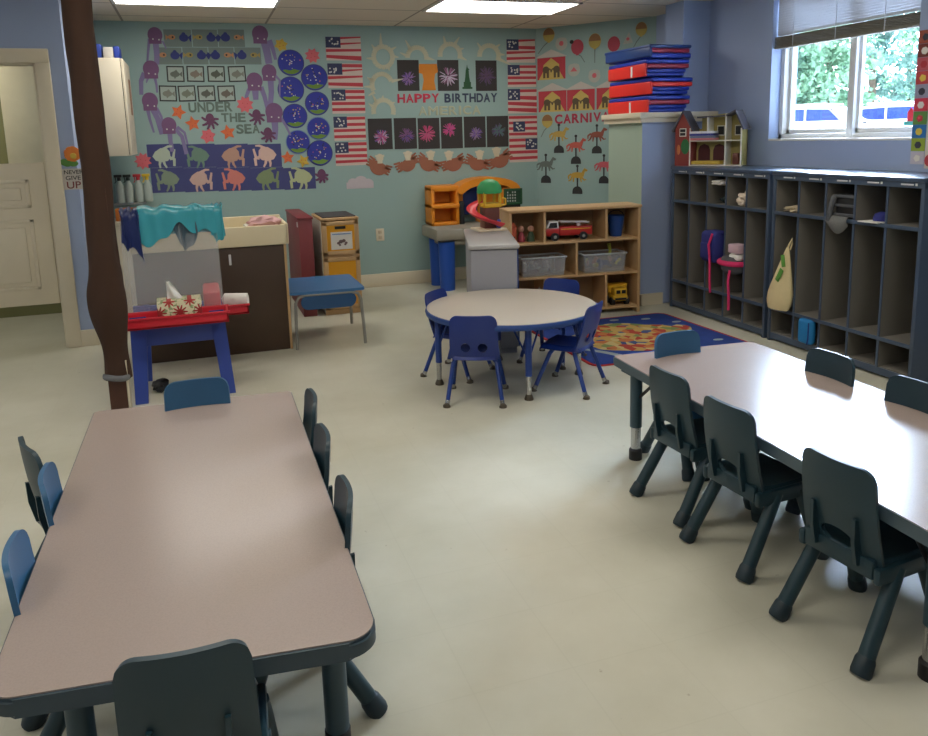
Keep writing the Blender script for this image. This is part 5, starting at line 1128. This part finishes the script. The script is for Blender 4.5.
tent(537.3,57.5,565.5,79.5,'red circus tent sheet with two elephants, alone in the upper row'); tent(538.5,91,566.5,111.8,'red circus tent sheet with two elephants, left of the lower row'); tent(567,89.5,594.8,110.5,'red circus tent sheet with two elephants, middle of the lower row'); tent(596.5,87.5,624,109,'red circus tent sheet partly hidden by the rest mats, right of the lower row')
def balloon(x, y, r, m, tx, ty, label):
    sp = Spot(x, y, PA, layer=3); t = wt(sp, 'paper_balloon', label, 'paper balloon', 'paper balloons of the carnival display'); flat(sp, 'string', [strip([(0,r),((tx-x)*.5,(ty-y)*.6),(tx-x,ty-y)],.9,.7)], paper('string_grey',(110,120,116)), t); flat(sp, 'balloon', [circ(0,0,r*.9,r*1.1), [(-1.5,r*1.2),(1.5,r*1.2),(0,r*.8)]], m, t, .0014)
    return sp, t
P_by = paper('balloon_yellow',(196,172,84)); P_bt = paper('balloon_top',(150,104,64)); P_br = paper('balloon_red',(186,66,84))
for a in ((549,35,6.5,P_by,538,53,'yellow paper balloon with a brown top above the single circus tent'), (595,41,7,P_by,595,63,'yellow paper balloon with a brown top hanging straight, in the top row'), (641.5,29,6.5,P_by,632,50,'yellow paper balloon above the topmost rest mat'), (547.5,121,6,P_by,541,137,'small yellow paper balloon left of the word CARNIVAL')):
    sp, t = balloon(*a); flat(sp, 'painted_top', [[(a[2]*.85*math.cos(q), -a[2]*1.05*math.sin(q)) for q in [PI*k/10 for k in range(11)]]], P_bt, t, .0028)
balloon(577.5,47,7,P_br,585,63,'red paper balloon with a black dot in the top row'); balloon(614,44,7,P_br,609,60,'red paper balloon half hidden by the topmost rest mat')
sp = Spot(572,42,PA,layer=6); t = wt(sp,'black_dot_sticker','small black round sticker on the red balloon','sticker'); flat(sp,'disc',[circ(0,0,2)],P_blk,t)
for x, y, lb in ((561.5,44,'pale paper popcorn puff with a pink centre between two balloons in the top row'), (574,70,'pale paper popcorn puff with a red triangle right of the single tent'), (594.5,76,'pale paper popcorn puff with a pink centre above the middle tent')):
    sp = Spot(x, y, PA, layer=2); t = wt(sp, 'popcorn_cutout', lb, 'paper cut-out', 'pale paper popcorn puffs'); flat(sp, 'puff', [circ(0,0,6,6.5), circ(-2.5,-3,3), circ(2.5,-3.2,3)], paper('puff', (188,188,176)), t); flat(sp, 'pink_centre', [circ(0,-.5,2.2,2.5)] if x != 574 else [[(-3.5,1.5),(0,-3),(3.5,1.5)]], P_pink, t, .0016)
sp = Spot(628,39,PA,layer=2); t = wt(sp,'pennant_cutout','pale paper triangle with a pink spot above the rest mats','paper cut-out'); flat(sp,'triangle',[[(-5,5),(1,-7),(5,4)]],paper('puff',(188,188,176)),t); flat(sp,'pink_spot',[circ(0,0,1.6)],P_pink,t,.0016)
for x, y, c, lb in ((559,135,(196,160,72),'yellow carousel horse cut-out, upper left of the group'), (576,146,(206,92,76),'coral carousel horse cut-out in the middle of the group'), (597,135.5,(150,78,60),'brown-red carousel horse cut-out, upper right of the group'), (546,165,(104,114,108),'grey striped carousel horse cut-out, lower left of the group'), (577.5,176,(206,162,60),'yellow carousel horse cut-out, lowest of the group'), (604,165.5,(206,84,96),'pink carousel horse cut-out half hidden behind the half wall')):
    sp = Spot(x, y, PA, layer=2); t = wt(sp, 'carousel_horse', lb, 'paper horse', 'carousel horses on poles')
    flat(sp, 'pole', [rect(-.7,-10,.7,14), circ(0,-10,1.4,n=10)], P_blk, t); m = paper('horse_%d' % int(x), c)
    flat(sp, 'horse', [circ(0,-1,6.5,3), [(3,-2),(7,-8),(10.5,-6),(9.5,-4.5),(7.5,-4.5),(6,1)], strip([(-5,0),(-7,4),(-9,5)],2,1), strip([(-3.5,1),(-4,6)],1.8,1), strip([(4,1),(7,4),(9,3.5)],1.8,1), strip([(3,1),(4,6)],1.8,1), strip([(-6,-2),(-9,0),(-9,3)],2,1)], m, t, .0014)
    flat(sp, 'base', [[(5*math.cos(a), 15.5-5.2*math.sin(a)) for a in [PI*k/10 for k in range(11)]]+[(-5,18),(5,18)]], P_blk, t, .0014)

# by the door
sp = Spot(74,179,PD,layer=2); t = wt(sp,'wall_sign','small white sign reading NEVER GIVE UP between the door and the brown post','sign'); flat(sp,'card',[rect(-10.5,-10.5,12,10.5)],paper('sign_cream',(214,206,196)),t)
def signtext(word, cx, cy, w_, h, m):
    c = bpy.data.curves.new('l', 'FONT'); c.body = word; c.align_x = 'CENTER'; c.extrude = .0008; c.offset = .008; o = bpy.data.objects.new('l', c); COL.objects.link(o)
    me = bpy.data.meshes.new_from_object(o.evaluated_get(bpy.context.evaluated_depsgraph_get())); bpy.data.objects.remove(o)
    xs = [v.co.x for v in me.vertices]; ys = [v.co.y for v in me.vertices]; px_, py_ = sp.pt(cx, cy)
    for v in me.vertices: v.co.x = (v.co.x-(max(xs)+min(xs))/2)*w_*sp.kx/(max(xs)-min(xs))+px_; v.co.y = (v.co.y-(max(ys)+min(ys))/2)*h*sp.ky/(max(ys)-min(ys))+py_; v.co.z += .003
    me.materials.append(m); o = bpy.data.objects.new('lettering', me); COL.objects.link(o); o.parent = t
signtext('NEVER', .5, -7, 19, 4, P_blk); signtext('GIVE', -.5, -1.2, 15, 4.2, P_blk); signtext('UP', -.5, 6, 14, 7, paper('maroon', (120,50,50)))
sp = Spot(71,157,PD,layer=3); t = wt(sp,'paper_flower','orange and yellow flower with green leaves above the small white sign','paper flower')
b = B(); rnd = random.Random(3)
for k in range(9): a = k*.7; q = sp.pt(2+4.2*math.cos(a), -3+4*math.sin(a)); b.ball((q[0],q[1],.02), .04, (1,1,.3), 1)
b.build('petals', paper('petal_orange', (232,126,44)), t); b = B(); q = sp.pt(3,-1); b.ball((q[0],q[1],.035), .03, (1,1,.4), 1); b.build('centre', P_yel, t)
b = B()
for k in range(4): q = sp.pt(-7+k*3, 5+(k%2)*1.5); b.ball((q[0],q[1],.012), .045, (1,.7,.25), 1)
b.build('leaves', paper('leaf', (86,140,60)), t)

# strip of picture cards at the right edge of the window
t = thing('card_border', 'vertical strip of small colourful picture cards beside the window', 'wall strip', (XR-.004, 4.52, 1.5), 0)
cols = [(196,190,200),(150,170,60),(40,110,170),(96,140,70),(206,60,80),(150,150,170),(190,70,70),(190,90,100),(120,60,50),(160,80,60)]
for k, c in enumerate(cols):
    h = .098; b = B(); b.box(XR-.006, XR-.003, 4.465, 4.583, 1.50+k*h, 1.50+(k+1)*h-.003); cd_ = bw(b, 'picture_card', mat('card%d' % k, c, .7), t)
    b = B(); b.prism([(4.524+.03*math.cos(a), 1.545+k*h+.028*math.sin(a)) for a in [2*PI*i/(5+k%3) for i in range(5+k%3)]], XR-.008, XR-.006, M=YZ); bw(b, 'picture', mat('cardpic%d' % (k%4), [(226,220,210),(60,60,70),(216,190,70),(180,50,60)][k%4], .7), cd_)
t = thing('display_board', 'cream paper board on the right wall beyond the strip of cards', 'board', (XR-.004, 4.1, 1.5), 0)
b = B(); b.box(XR-.004, XR-.001, 3.3, 4.46, 1.47, 2.5); bw(b, 'board', paper('board_cream', (226,214,196)), t)
b = B(); b.prism([(4.42+.04*math.cos(a*PI/6), 1.53+.045*math.sin(a*PI/6)) for a in range(12)], XR-.006, XR-.004, M=YZ); bw(b, 'red_heart', P_red, t)
# small window cling
t = thing('window_cling', 'small red and teal cling low on the right window pane', 'sticker', (GX-.02, 4.66, 1.78), 0)
b = B(); b.box(GX-.006,GX-.004,4.68,4.80,WZ0+.10,WZ0+.13); bw(b, 'teal_base', mat('cling_teal', (90,190,180), .5), t)
b = B(); b.prism([(4.71,WZ0+.13),(4.77,WZ0+.13),(4.77,WZ0+.20),(4.74,WZ0+.24),(4.71,WZ0+.20)], GX-.006, GX-.004, M=YZ); bw(b, 'red_tower', mat('cling_red', (214,50,60), .5), t)

# ------------------------------------------------------------------ bring everything to real size
done = set()
for o in bpy.data.objects:
    if o.type == 'MESH' and o.data.name not in done:
        done.add(o.data.name); o.data.transform(Matrix.Scale(S, 4))
    o.location = o.location*S
